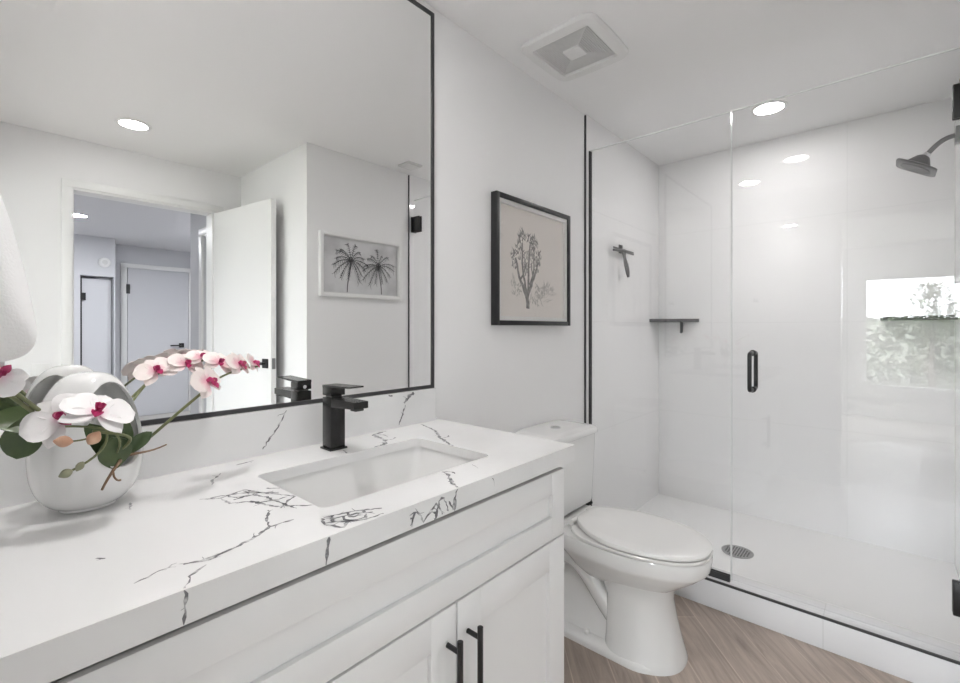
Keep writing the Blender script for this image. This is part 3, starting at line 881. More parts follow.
for s1, s2 in ((1, 1), (1, -1), (-1, 1), (-1, -1)):
    mb.tube([(vcx + s1 * 0.03, vcy + s2 * 0.03, CEIL - 0.009), (vcx + s1 * 0.123, vcy + s2 * 0.121, CEIL - 0.008)], 0.003, 6)
mb.build('grille', M['grille'], fan, E0)
MB().loft([rrect(vcx, vcy, 0.037, 0.037, 0.003, z, 3) for z in (CEIL - 0.004, CEIL - 0.016)] + [rrect(vcx, vcy, 0.034, 0.034, 0.003, CEIL - 0.018, 3)]).build('centre_plate', M['plast'], fan, E0)
t = empty('ceiling_vent', (2.106, -0.091, CEIL), 'small square vent on ceiling near palm photograph, seen in mirror', 'vent')
MB().loft([rrect(0, 0, 0.062, 0.062, 0.004, z, 2) for z in (-0.0004, -0.010)] + [rrect(0, 0, 0.056, 0.056, 0.004, -0.013, 2)]).build('frame', M['grille'], t)
mb = MB()
for k in range(7):
    mb.box(-0.05, 0.05, -0.045 + 0.0135 * k, -0.037 + 0.0135 * k, -0.016, -0.0128)
mb.build('slats', M['plast'], t)

# ================================================================== TOILET
tx = 1.778
T0 = (tx, 0.85, 0.0)
toi = empty('toilet', T0, 'white two-piece toilet with closed lid between vanity and shower', 'toilet')
def egg(hw, yfr, ybk, z, n=48, pf=0.85, pb=0.55, split=0.44):
    yc = ybk - (ybk - yfr) * split
    p = []
    for k in range(n):
        a = 2 * PI * k / n
        c_, s_ = math.cos(a), math.sin(a)
        if s_ < 0:
            e = 1.0
            y = yc + (yc - yfr) * s_
            x = hw * math.copysign(abs(c_) ** pf, c_)
        else:
            y = yc + (ybk - yc) * abs(s_) ** 0.8
            x = hw * math.copysign(abs(c_) ** pb, c_)
        p.append((tx + x, y, z))
    return p
mb = MB()
# bowl flaring out of the front column
lev_ = [(0.152, 0.560, 0.83, 0.0), (0.152, 0.560, 0.83, 0.012), (0.146, 0.566, 0.83, 0.03), (0.134, 0.580, 0.83, 0.08), (0.125, 0.597, 0.83, 0.15), (0.120, 0.608, 0.83, 0.22)]
col = [egg(a, b, c_, z, pb=0.30, split=0.30) for a, b, c_, z in lev_] + [egg(0.122, 0.602, 0.85, 0.265, pb=0.30, split=0.30), egg(0.132, 0.585, 0.87, 0.30, pb=0.35, split=0.30)]
mb.loft(col)
lev_ = [(0.075, 0.66, 0.94, 0.24), (0.112, 0.612, 0.98, 0.262), (0.134, 0.575, 1.00, 0.290), (0.157, 0.535, 1.02, 0.320), (0.172, 0.506, 1.04, 0.342), (0.180, 0.490, 1.05, 0.357), (0.1835, 0.482, 1.055, 0.364), (0.1845, 0.478, 1.055, 0.372), (0.187, 0.472, 1.055, 0.412), (0.184, 0.476, 1.052, 0.420), (0.17, 0.495, 1.04, 0.422)]
mb.loft([egg(a, b, c_, z) for a, b, c_, z in lev_])
# rear pedestal and foot
mb.loft([rrect(tx, 0.95, 0.125 - 0.02 * k, 0.20, 0.05, z, 6) for k, z in ((0, 0.0), (0, 0.022), (1.2, 0.05), (2.6, 0.10), (2.9, 0.22), (2.0, 0.32), (0, 0.40))])
mb.loft([rrect(tx, 0.865, 0.152 + a, 0.285 + a, 0.14, z, 10) for a, z in ((0, 0.0), (0, 0.016), (-0.005, 0.026), (-0.02, 0.034), (-0.05, 0.040))])
# tank shelf with the shoulders sweeping up into it
mb.loft([rrect(tx, 1.10, 0.160 + k, 0.09, 0.04, z, 6) for k, z in ((-0.05, 0.33), (-0.015, 0.37), (0.004, 0.395), (0.008, 0.424), (0.004, 0.430))])
mb.build('bowl', M['porc'], toi, T0, angle=48)
for s_ in (-1, 1):
    m2 = MB()
    m2.tube(bezier((tx + s_ * 0.060, 0.78, 0.10), (tx + s_ * 0.068, 0.86, 0.16), (tx + s_ * 0.072, 0.93, 0.33), (tx + s_ * 0.070, 1.03, 0.30), 14) + bezier((tx + s_ * 0.070, 1.03, 0.30), (tx + s_ * 0.066, 1.10, 0.25), (tx + s_ * 0.066, 1.10, 0.1), (tx + s_ * 0.066, 1.09, 0.03), 8)[1:], 0.043, 18)
    m2.build('trapway', M['porc'], toi, T0)
    MB().lathe([(0.013, 0), (0.013, 0.010), (0.009, 0.016), (0.0008, 0.018)], (tx + s_ * 0.118, 0.90, 0.033), 18).build('bolt_cap', M['plast'], toi, T0)
mb = MB()
mb.loft([egg(a, b, c_, z) for a, b, c_, z in ((0.180, 0.480, 0.985, 0.4225), (0.186, 0.472, 0.99, 0.425), (0.187, 0.471, 0.99, 0.432), (0.184, 0.475, 0.988, 0.4355))])
mb.build('seat', M['seat'], toi, T0)
mb = MB()
def lidloop(hw, yf_, yb_, z):
    # elongated lid: narrower, straighter hinge end
    n_ = 56; out = []
    yc = 0.76
    for k in range(n_):
        a = 2 * PI * k / n_
        c_, s1 = math.cos(a), math.sin(a)
        if s1 < 0:
            out.append((tx + hw * math.copysign(abs(c_) ** 0.86, c_), yc + (yc - yf_) * s1, z))
        else:
            w_ = hw * (1 - 0.34 * s1 ** 1.6)
            out.append((tx + w_ * math.copysign(abs(c_) ** 0.42, c_), yc + (yb_ - yc) * s1 ** 0.9, z + 0.010 * s1 * s1))
    return out
mb.loft([lidloop(a, b, c_, z) for a, b, c_, z in ((0.180, 0.481, 0.972, 0.438), (0.1855, 0.474, 0.976, 0.441), (0.186, 0.473, 0.976, 0.449), (0.183, 0.478, 0.973, 0.4555), (0.175, 0.490, 0.966, 0.4595), (0.14, 0.55, 0.94, 0.462), (0.06, 0.68, 0.86, 0.463))])
for s_ in (-1, 1):
    mb.cyl((tx + s_ * 0.05, 0.985, 0.443), (tx + s_ * 0.095, 0.985, 0.443), 0.013, 16)
mb.build('lid', M['seat'], toi, T0)
MB().loft([rrect(tx, 1.115, 0.130, 0.055, 0.02, z, 4) for z in (0.4305, 0.442)]).build('tank_gasket', M['rubber'], toi, T0)
mb = MB()
ty0, ty1 = 1.030, 1.2165
tl = []
for hw, y0, z, r in ((0.182, 1.045, 0.440, 0.03), (0.195, 1.034, 0.447, 0.035), (0.197, 1.030, 0.460, 0.035), (0.198, 1.022, 0.60, 0.035), (0.199, 1.017, 0.72, 0.035), (0.199, 1.017, 0.764, 0.035)):
    tl.append(rrect(tx, (y0 + ty1) / 2, hw, (ty1 - y0) / 2, r, z, 6))
mb.loft(tl)
mb.build('tank', M['porc'], toi, T0)
mb = MB()
ll = []
for hw, y0, z in ((0.197, 1.012, 0.7645), (0.204, 1.005, 0.769), (0.205, 1.004, 0.785), (0.200, 1.010, 0.795), (0.188, 1.022, 0.800), (0.15, 1.05, 0.802)):
    ll.append(rrect(tx, (y0 + ty1) / 2, hw, (ty1 - y0) / 2, 0.035, z, 6))
mb.loft(ll)
tlid = mb.build('tank_lid', M['porc'], toi, T0)
MB().lathe([(0.0, 0), (0.023, 0), (0.023, 0.003), (0.019, 0.0045), (0.0, 0.0045)], (tx, 1.12, 0.802), 28).build('flush_button', M['chrome'], tlid, T0)
MB().cyl((tx + 0.150, 1.045, 0.431), (tx + 0.176, 1.036, 0.440), 0.009, 14).build('tank_bolt', M['rubber'], toi, T0)

# ================================================================== SHOWER
XG = 2.268
GZ = 2.207
G0 = (XG, 0.87, 0.124)
pan_ = empty('fixed_glass_panel', G0, 'fixed clear glass shower panel beside toilet, edged by black channels', 'glass panel')
box(XG - 0.005, XG + 0.005, 0.5225, D - 0.012, 0.130, GZ).build('pane', M['glass'], pan_, G0)
mb = MB()
mb.box(XG - 0.010, XG - 0.0055, D - 0.018, D - 0.0095, 0.1245, GZ).box(XG + 0.0055, XG + 0.010, D - 0.018, D - 0.0095, 0.1245, GZ).box(XG - 0.0055, XG + 0.0055, D - 0.0118, D - 0.0095, 0.1245, GZ)
mb.build('wall_channel', M['framegrey'], pan_, G0)
mb = MB()
mb.box(XG - 0.010, XG - 0.0055, 0.524, D - 0.019, 0.1245, 0.152).box(XG + 0.0055, XG + 0.010, 0.524, D - 0.019, 0.1245, 0.152).box(XG - 0.0055, XG + 0.0055, 0.524, D - 0.019, 0.1245, 0.1295)
mb.build('floor_channel', M['framegrey'], pan_, G0)
mb = MB()
mb.box(XG - 0.005, XG + 0.005, 0.5205, 0.5222, 0.130, GZ).box(XG - 0.005, XG + 0.005, 0.5225, D - 0.012, GZ + 0.0002, GZ + 0.005)
mb.build('lit_edge', M['edge'], pan_, G0)  # opaque pale strips standing in for the bright light along the glass edge

H0 = (XG, -0.2, 0.13)
gd = empty('shower_glass_door', H0, 'hinged clear glass shower door with black pull handle', 'glass door')
box(XG - 0.005, XG + 0.005, YR + 0.022, 0.5165, 0.137, GZ).build('pane', M['glass'], gd, H0)
mb = MB()
mb.box(XG - 0.005, XG + 0.005, 0.5168, 0.5183, 0.137, GZ).box(XG - 0.005, XG + 0.005, YR + 0.022, 0.5165, GZ + 0.0002, GZ + 0.005)
mb.build('lit_edge', M['edge'], gd, H0)
box(XG - 0.003, XG + 0.003, YR + 0.022, 0.5165, 0.1265, 0.1368).build('door_sweep', M['glass'], gd, H0)
for z0, z1 in ((1.967, 2.084), (0.266, 0.381)):
    mb = MB()
    mb.box(XG - 0.016, XG - 0.0052, YR + 0.012, -0.166, z0, z1, bev=0.004).box(XG + 0.0052, XG + 0.016, YR + 0.012, -0.166, z0, z1, bev=0.004)
    mb.box(XG - 0.024, XG + 0.024, YR + 0.0092, YR + 0.0125, z0, z1)
    mb.build('hinge', M['black'], gd, H0)
yh, hz0, hz1 = 0.4365, 0.985, 1.143
for s_ in (-1, 1):
    m2 = MB()
    a = s_ * 0.0052; b = s_ * 0.062
    pts = [(XG + a, yh, hz0)] + bezier((XG + s_ * 0.024, yh, hz0), (XG + b, yh, hz0), (XG + b, yh, hz0), (XG + b, yh, hz0 + 0.02), 6) + bezier((XG + b, yh, hz1 - 0.02), (XG + b, yh, hz1), (XG + b, yh, hz1), (XG + s_ * 0.024, yh, hz1), 6) + [(XG + a, yh, hz1)]
    m2.tube(pts, 0.0082, 16)
    for z in (hz0, hz1):
        m2.cyl((XG + a, yh, z), (XG + s_ * 0.009, yh, z), 0.0125, 18)
    m2.build('pull_handle', M['black'], gd, H0)

# drain
R0 = (2.70, 0.59, 0.078)
dn = empty('shower_drain', R0, 'round metal drain cover in the shower pan', 'drain')
MB().ring([(0.074, 0.0003), (0.075, 0.003), (0.067, 0.0045), (0.0655, 0.002), (0.0655, 0.0003)], (0, 0, 0), 44).build('rim', M['steel'], dn)
mb = MB()
mb.lathe([(0.001, 0.0004), (0.066, 0.0004), (0.066, 0.002), (0.001, 0.002)], (0, 0, 0), 44)
mb.build('grate', M['steel'], dn)
mb = MB()
for i in range(-5, 6):
    for j in range(-5, 6):
        if math.hypot(i, j) * 0.0125 < 0.061:
            mb.lathe([(0.0005, 0.0021), (0.0042, 0.0021), (0.0042, 0.0024), (0.0005, 0.0024)], (i * 0.0125, j * 0.0125, 0), 10)
mb.build('holes', M['rubber'], dn)

# shower head
A0 = (2.975, YR + 0.009, 2.12)
sh = empty('showerhead', A0, 'grey metal shower head on bent arm from the right tiled wall', 'shower head')
box(2.95, 3.01, YR + 0.0092, YR + 0.030, 2.085, 2.155, bev=0.003).build('flange', M['nickel'], sh, A0)
arm = [Vector((2.975, YR + 0.018, 2.12))] + bezier((2.977, -0.215, 2.118), (2.978, -0.175, 2.110), (2.979, -0.160, 2.082), (2.98, -0.130, 2.050), 8)
MB().tube(arm, 0.0105, 14).build('arm', M['nickel'], sh, A0)
MB().tube([(2.98, -0.140, 2.061), (2.98, -0.126, 2.045)], 0.014, 16).build('collar', M['chrome'], sh, A0)
mb = MB()
nrm = Vector((0, 0.52, -0.855)); hc = Vector((2.98, -0.100, 2.006))
u_ = Vector((1, 0, 0)); v_ = nrm.cross(u_).normalized()
def sq(off, h, r):
    return [hc + nrm * off + u_ * p[0] + v_ * p[1] for p in rrect(0, 0, h, h, r, 0, 5)]
mb.loft([sq(-0.056, 0.013, 0.0129), sq(-0.048, 0.025, 0.0215), sq(-0.012, 0.048, 0.030), sq(-0.004, 0.070, 0.03), sq(-0.001, 0.079, 0.03), sq(0.005, 0.080, 0.03), sq(0.0075, 0.076, 0.03)])
mb.build('spray_head', M['nickel'], sh, A0)
MB().tube([hc + nrm * 0.0081, hc + nrm * 0.0095], 0.06, 28).build('nozzle_plate', M['dgrey'], sh, A0)

# squeegee and its hook on the tiles
hk = empty('wall_hook', (2.645, D - 0.009, 1.735), 'small grey hook on shower tiles holding the squeegee', 'hook')
mb = MB()
mb.box(2.625, 2.660, D - 0.016, D - 0.0092, 1.700, 1.752, bev=0.003).box(2.632, 2.652, D - 0.026, D - 0.016, 1.728, 1.748, bev=0.002)
mb.build('hook_plate', M['nickel'], hk, (2.645, D - 0.009, 1.735))
Z0 = (2.645, D - 0.035, 1.70)
sq_ = empty('squeegee', Z0, 'grey T-shaped squeegee hanging on shower tiles', 'squeegee')
mb = MB()
yq = D - 0.036
mb.tube([(2.505, yq, 1.703), (2.635, yq - 0.004, 1.712), (2.775, yq, 1.708)], [0.007, 0.011, 0.007], 12)
mb.build('blade_holder', M['nickel'], sq_, Z0)
mb = MB()
mb.box(2.50, 2.78, yq - 0.002, yq + 0.001, 1.713, 1.722)
mb.build('rubber_blade', M['dgrey'], sq_, Z0)
mb = MB()
mb.tube(bezier((2.640, yq - 0.002, 1.706), (2.634, yq - 0.004, 1.66), (2.636, yq - 0.02, 1.64), (2.660, yq - 0.020, 1.555), 12), [0.016, 0.012, 0.010, 0.009, 0.009, 0.010, 0.0115, 0.0125, 0.013, 0.013, 0.0125, 0.011, 0.007], 12)
mb.build('grip', M['nickel'], sq_, Z0)

# corner shelf
K0 = (3.2, 1.15, 1.30)
cs = empty('corner_shelf', K0, 'dark grey triangular shelf in far left shower corner, with hook below', 'shelf', 'shower corner shelves')
xs, ys = XB - 0.0005, D - 0.0095
mb = MB()
mb.prism([(xs, ys, 1.290), (3.105, ys, 1.290), (3.115, ys - 0.035, 1.290), (xs - 0.03, 0.955, 1.290), (xs, 0.945, 1.290)], (0, 0, 0.022))
mb.build('plate', M['dgrey'], cs, K0)
mb = MB()
mb.tube([(xs - 0.012, 1.055, 1.290), (xs - 0.012, 1.055, 1.23), (xs - 0.022, 1.053, 1.222)], 0.009, 12)
mb.build('hook', M['dgrey'], cs, K0)

K1 = (3.2, -0.18, 1.30)
cs2 = empty('corner_shelf', K1, 'dark grey triangular shelf in right shower corner under the window reflection', 'shelf', 'shower corner shelves')
ys2 = YR + 0.0095
mb = MB()
mb.prism([(xs, ys2, 1.290), (xs, 0.030, 1.290), (xs - 0.03, 0.020, 1.290), (3.115, ys2 + 0.035, 1.290), (3.105, ys2, 1.290)], (0, 0, 0.022))
mb.build('plate', M['dgrey'], cs2, K1)

# ================================================================== OPEN DOOR, SWITCH
hx0, hy0 = 1.231, -1.243
ang = math.atan2(0.70, 0.098)
ux, uy = math.cos(ang), math.sin(ang)
nx, ny = uy, -ux
def leaf(mb_, a0, a1, b0, b1, z0, z1):
    pts = [(hx0 + ux * a + nx * b, hy0 + uy * a + ny * b) for a, b in ((a0, b0), (a1, b0), (a1, b1), (a0, b1))]
    return mb_.loft([[(p[0], p[1], z) for p in pts] for z in (z0, z1)])
d = struct('door_1', leaf(MB(), 0.004, 0.71, 0, 0.035, 0.012, 2.084), M['trim'], 'white flush bathroom door standing open, seen in mirror', 'door', origin=(hx0, hy0, 0))
OD = (hx0, hy0, 0)
for b0, b1, s_ in ((-0.009, -0.0002, -1), (0.0352, 0.042, 1)):
    m2 = leaf(MB(), 0.622, 0.678, b0, b1, 0.99, 1.05)
    bb = (b0 - 0.022) if s_ < 0 else (b1 + 0.016)
    e0, e1 = sorted((bb, b0 if s_ < 0 else b1))
    leaf(m2, 0.642, 0.658, e0, e1, 1.013, 1.027)
    leaf(m2, 0.555, 0.660, bb - 0.004, bb + 0.004, 1.011, 1.029)
    m2.build('door_lever', M['black'], d, OD)
m2 = leaf(MB(), 0.7101, 0.7115, 0.006, 0.029, 0.985, 1.055)
m2.build('latch_plate', M['nickel'], d, OD)
t = empty('light_switch', (0.312, YO, 0.985), 'white rocker light switch beside doorway casing, seen in mirror', 'light switch')
box(-0.04, 0.04, 0.0005, 0.007, -0.058, 0.058, bev=0.002).build('cover_plate', M['plast'], t)
box(-0.017, 0.017, 0.007, 0.011, -0.033, 0.033, bev=0.0015).build('rocker', M['trim'], t)

# ================================================================== TOWEL
t = empty('towel_hook', (XL, 0.86, 1.478), 'towel hook on wall at left, above the hand towel', 'towel hook')
MB().cyl((0.0005, 0, 0), (0.010, 0, 0), 0.022, 24).build('rosette', M['framegrey'], t)
MB().tube([(0.010, 0, 0), (0.050, 0, 0), (0.066, 0, 0.010), (0.070, 0, 0.026)], 0.006, 12).build('peg', M['framegrey'], t)
mb = MB()
rng = random.Random(2)
loops = []
# (z, x centre, x half, y half)
sec = [(1.207, 0.000, 0.018, 0.050), (1.209, 0.000, 0.034, 0.075), (1.216, 0.001, 0.047, 0.095), (1.228, 0.002, 0.055, 0.105), (1.245, 0.003, 0.0565, 0.108), (1.265, 0.002, 0.054, 0.106), (1.30, 0.000, 0.049, 0.102), (1.34, -0.003, 0.044, 0.097), (1.38, -0.005, 0.038, 0.09), (1.42, -0.007, 0.030, 0.08), (1.455, -0.008, 0.022, 0.066), (1.472, -0.008, 0.012, 0.055)]
for z, xc_, hx_, hy_ in sec:
    lp = []
    for k in range(40):
        a = 2 * PI * k / 40
        c_, s_ = math.cos(a), math.sin(a)
        r_ = 1 + 0.035 * math.sin(5 * a + z * 30) * (1 if s_ < 0.6 else 0.3)
        lp.append((xc_ + 0.011 + hx_ * math.copysign(abs(c_) ** 0.7, c_) * r_, 0.86 + hy_ * math.copysign(abs(s_) ** 0.75, s_) * r_, z))
    loops.append(lp)
mb.loft(loops)
tw = mb.build('hand_towel', M['towel'], None, (0, 0.86, 1.207), angle=80)
tag(tw, 'thick white terry hand towel hanging at the left edge', 'towel')
sb = tw.modifiers.new('subdivision', 'SUBSURF'); sb.levels = 2; sb.render_levels = 2

# ================================================================== VASE AND ORCHID
vx, vy = 0.157, 1.098
B0 = (vx, vy, CT)
VS = (0.083, 0.072)
def vase_profile(t):
    # t 0..1 bottom to top -> (radius factor, z)
    H_ = 0.246
    a = PI * t
    z = H_ * (1 - math.cos(a)) / 2
    r = math.sin(a) ** 0.66 * (1.0 + 0.17 * math.cos(a)) * 0.97
    return r, z
mb = MB()
nt_ = 44
prof = []
for k in range(nt_ + 1):
    r, z = vase_profile(k / nt_)
    z = max(z, 0.0012)
    if k == 0: r = 0.02
    if k == nt_: r = 0.012
    prof.append((r, z))
prof = [(0.44, 0.0008), (0.50, 0.0018)] + [p for p in prof[1:] if p[1] > 0.0045]
loops = []
seg = 72
for r, z in prof:
    loops.append([(vx + VS[0] * r * math.cos(2 * PI * k / seg), vy + VS[1] * r * math.sin(2 * PI * k / seg), CT + z) for k in range(seg)])
mb.loft(loops)
me = bpy.data.meshes.new('egg')
bmesh.ops.recalc_face_normals(mb.bm, faces=mb.bm.faces[:])
mb.bm.to_mesh(me); mb.bm.free()
egg_o = bpy.data.objects.new('egg_tmp', me); C.objects.link(egg_o)
# cavity (inner egg) and the oval tunnel that leaves a handle over the top
mb = MB()
th = 0.006
cav = []
for r, z in prof:
    zz = 0.010 + (z / 0.246) * (0.246 - 0.0165)
    cav.append([(vx + (VS[0] * r * 0.93 - 0.001) * math.cos(2 * PI * k / seg), vy + (VS[1] * r * 0.92 - 0.001) * math.sin(2 * PI * k / seg), CT + zz) for k in range(seg)])
mb.loft(cav)
me = bpy.data.meshes.new('cav')
bmesh.ops.recalc_face_normals(mb.bm, faces=mb.bm.faces[:])
mb.bm.to_mesh(me); mb.bm.free()
cav_o = bpy.data.objects.new('cav_tmp', me); C.objects.link(cav_o)
mb = MB()
wd = Vector((0.60, -0.80, 0)); vd = Vector((0.80, 0.60, 0))
cc = Vector((vx, vy, CT + 0.150))
ell = []
for s_ in (-0.2, 0.2):
    lp = []
    for k in range(56):
        a = 2 * PI * k / 56
        lp.append(cc + wd * s_ + vd * (0.051 if math.sin(a) < 0 else 0.051 - 0.006 * math.sin(a)) * math.cos(a) + Vector((0, 0, (0.078 if math.sin(a) > 0 else 0.075) * math.sin(a))))
    ell.append(lp)
mb.loft(ell)
me = bpy.data.meshes.new('tun')
bmesh.ops.recalc_face_normals(mb.bm, faces=mb.bm.faces[:])
mb.bm.to_mesh(me); mb.bm.free()
tun_o = bpy.data.objects.new('tun_tmp', me); C.objects.link(tun_o)
for ob_ in (cav_o, tun_o):
    md = egg_o.modifiers.new('b', 'BOOLEAN'); md.operation = 'DIFFERENCE'; md.object = ob_; md.solver = 'EXACT'
bv = egg_o.modifiers.new('bev', 'BEVEL'); bv.width = 0.0018; bv.segments = 2; bv.limit_method = 'ANGLE'; bv.angle_limit = math.radians(50)
dg = bpy.context.evaluated_depsgraph_get()
vm = bpy.data.meshes.new_from_object(egg_o.evaluated_get(dg))
for ob_ in (egg_o, cav_o, tun_o):
    bpy.data.objects.remove(ob_)
vm.transform(Matrix.Translation(-Vector(B0)))
vm.materials.clear(); vm.materials.append(M['porc'])
vm.shade_smooth()
vm.set_sharp_from_angle(angle=math.radians(40))
vm.name = 'vase'
vase = bpy.data.objects.new('vase', vm); C.objects.link(vase); vase.location = B0
tag(vase, 'white egg-shaped ceramic vase with arched handle on the worktop', 'vase')

O0 = Vector((vx, vy, CT + 0.03))
orc = empty('orchid_plant', O0, 'artificial moth orchid with white and pink flowers in the egg vase', 'orchid')
def petal(mb_, mtx, L, Wd, cup=0.2, bend=0.15, pw=0.8, n=9, m_=6, th_=0.0008):
    top, bot = [], []
    for i in range(n + 1):
        t = i / n
        w = Wd / 2 * (math.sin(PI * min(1, t * 0.97 + 0.03)) ** pw) * (0.75 + 0.5 * t if pw < 1 else 1)
        rt, rb = [], []
        for j in range(m_ + 1):
            s = 2 * j / m_ - 1
            p = Vector((s * w, L * t, -bend * L * t * t + cup * w * s * s + 0.02 * L * math.sin(9 * t + 4 * s)))
            rt.append(mb_.bm.verts.new(mtx @ p))
            rb.append(mb_.bm.verts.new(mtx @ (p - Vector((0, 0, th_)))))
        top.append(rt); bot.append(rb)
    n0 = len(mb_.bm.faces)
    for i in range(n):
        for j in range(m_):
            mb_.bm.faces.new((top[i][j], top[i][j + 1], top[i + 1][j + 1], top[i + 1][j]))
            mb_.bm.faces.new((bot[i][j], bot[i + 1][j], bot[i + 1][j + 1], bot[i][j + 1]))
    for i in range(n):
        mb_.bm.faces.new((top[i][0], top[i + 1][0], bot[i + 1][0], bot[i][0]))
        mb_.bm.faces.new((top[i][m_], bot[i][m_], bot[i + 1][m_], top[i + 1][m_]))
    mb_._mark(n0)
def flower(pos, face, up, size, pm, yellow=False, roll=0.0):
    z = Vector(face).normalized()
    y = Vector(up); y = (y - z * y.dot(z)).normalized()
    x = y.cross(z)
    R = Matrix((x, y, z)).transposed().to_4x4() @ Matrix.Rotation(math.radians(roll), 4, 'Z')
    s = size
    m1 = MB()
    for a, L, w in ((0, 0.50, 0.34), (122, 0.50, 0.32), (-122, 0.50, 0.32)):      # sepals
        petal(m1, R @ Matrix.Rotation(math.radians(a), 4, 'Z') @ Matrix.Translation((0, 0, -0.02 * s)), L * s, w * s, 0.25, 0.12, 0.9)
    for a in (68, -68):                                                             # the two broad petals
        petal(m1, R @ Matrix.Rotation(math.radians(a), 4, 'Z'), 0.54 * s, 0.56 * s, 0.12, 0.10, 0.6)
    fo = m1.build('flower', pm, orc, (0, 0, 0), 60, loc=Vector(pos) - O0)
    m2 = MB()
    m2.tube([R @ Vector((0, 0.05 * s, 0.01 * s)), R @ Vector((0, 0.06 * s, 0.09 * s)), R @ Vector((0, 0.02 * s, 0.14 * s))], [0.05 * s, 0.06 * s, 0.04 * s], 10)
    for a in (75, -75):
        petal(m2, R @ Matrix.Translation((0, -0.02 * s, 0.06 * s)) @ Matrix.Rotation(math.radians(a), 4, 'Z') @ Matrix.Rotation(math.radians(55), 4, 'X'), 0.17 * s, 0.15 * s, 0.4, -0.2, 0.7, 5, 4)
    petal(m2, R @ Matrix.Translation((0, -0.02 * s, 0.05 * s)) @ Matrix.Rotation(math.radians(180), 4, 'Z') @ Matrix.Rotation(math.radians(35), 4, 'X'), 0.24 * s, 0.17 * s, 0.5, 0.2, 0.8, 6, 4)
    lp = m2.build('lip', M['lip'], fo, (0, 0, 0), 60)
    lp['label'] = 'magenta lip'
    if yellow:
        m3 = MB()
        m3.lathe([(0.0, -0.03 * s), (0.03 * s, -0.015 * s), (0.035 * s, 0.0), (0.02 * s, 0.02 * s), (0.0, 0.028 * s)], R @ Vector((0, -0.01 * s, 0.15 * s)), 10)
        c3 = m3.build('callus', M['lipy'], fo, (0, 0, 0), 60)
        c3['label'] = 'yellow centre'
    return fo
# white flowers in front of the vase and at left
flower((0.106, 0.978, 1.106), (-0.20, -0.75, 0.50), (-0.45, 0.25, 1.0), 0.092, M['pw'], roll=14)
flower((0.149, 0.962, 1.113), (0.12, -0.62, 0.72), (0.3, 0.3, 1.0), 0.098, M['pw'], roll=-8)
flower((0.036, 0.900, 1.187), (0.1, -0.8, 0.15), (0.2, 0.1, 1.0), 0.062, M['pw'], roll=150)
# blush flowers on the two sprays to the right
flower((0.328, 1.010, 1.142), (0.50, -0.72, 0.42), (-0.15, 0.1, 1.0), 0.078, M['pp'], True, roll=10)
flower((0.400, 1.045, 1.171), (0.50, -0.70, 0.45), (0.1, 0.2, 1.0), 0.066, M['pp'], True, roll=8)
flower((0.436, 1.060, 1.171), (0.70, -0.50, 0.35), (0.2, 0.1, 1.0), 0.056, M['pp'], roll=0)
flower((0.366, 1.060, 1.176), (0.10, -0.70, 0.62), (0.2, 0.4, 1.0), 0.066, M['pp'], roll=-12)
flower((0.276, 1.155, 1.160), (-0.15, -0.72, 0.60), (-0.2, 0.5, 1.0), 0.076, M['pp'], roll=12)
flower((0.331, 1.155, 1.170), (0.15, -0.72, 0.60), (0.1, 0.5, 1.0), 0.070, M['pp'], roll=-6)
flower((0.363, 1.160, 1.184), (0.05, -0.62, 0.75), (0.2, 0.4, 1.0), 0.060, M['pp'], roll=10)
def stem(pts, r, m_='stem', name='stem'):
    mb_ = MB()
    rr = r
    mb_.tube(pts, rr, 8)
    return mb_.build(name, M[m_], orc, O0, 80)
base = (vx + 0.012, vy - 0.012, CT + 0.08)
stem(bezier(base, (0.215, 1.07, 1.000), (0.235, 1.055, 1.04), (0.320, 1.03, 1.118), 14), 0.0028)
stem(bezier((0.320, 1.03, 1.118), (0.345, 1.035, 1.145), (0.375, 1.05, 1.160), (0.445, 1.06, 1.164), 10), 0.0021)
stem(bezier(base, (0.20, 1.10, 1.06), (0.220, 1.14, 1.10), (0.276, 1.165, 1.150), 12), 0.0024)
stem(bezier((0.276, 1.165, 1.150), (0.30, 1.165, 1.160), (0.34, 1.165, 1.163), (0.363, 1.165, 1.176), 8), 0.0018)
stem(bezier(base, (0.13, 1.07, 1.06), (0.085, 1.02, 1.12), (0.036, 0.915, 1.178), 14), [0.0042 - 0.0001 * k for k in range(15)])
stem(bezier(base, (0.11, 1.06, 1.07), (0.08, 1.01, 1.12), (0.030, 0.925, 1.172), 12), 0.0030)
stem(bezier((0.19, 1.03, 1.03), (0.218, 1.0, 1.06), (0.19, 0.985, 1.065), (0.146, 0.985, 1.08), 12), 0.0026)
stem(bezier((0.185, 1.02, 1.03), (0.195, 0.99, 1.07), (0.16, 0.97, 1.09), (0.105, 0.975, 1.095), 10), 0.0018)
stem(bezier((0.166, 1.0, 1.078), (0.170, 0.985, 1.055), (0.155, 0.97, 1.04), (0.118, 0.962, 1.026), 10), 0.0018)
stem(bezier((0.140, 0.965, 1.073), (0.13, 0.958, 1.071), (0.12, 0.955, 1.073), (0.112, 0.952, 1.074), 6), 0.0013)
def bud(p, d, L, r, m_):
    d = Vector(d).normalized(); p = Vector(p)
    mb_ = MB()
    mb_.tube([p + d * L * (k / 8 - 0.5) for k in range(9)], [max(0.0004, r * math.sin(PI * min(0.98, k / 8 + 0.02)) ** 0.7) for k in range(9)], 12)
    mb_.build('bud', M[m_], orc, O0, 80)
bud((0.106, 0.950, 1.0755), (-1, -0.1, 0.25), 0.024, 0.0088, 'budp')
bud((0.143, 0.952, 1.074), (0.6, 0.1, 0.7), 0.023, 0.0098, 'budp')
bud((0.110, 0.960, 1.023), (-0.9, 0, -0.35), 0.018, 0.0070, 'budg')
bud((0.127, 0.962, 1.030), (-0.5, 0, -0.8), 0.016, 0.0056, 'budg')
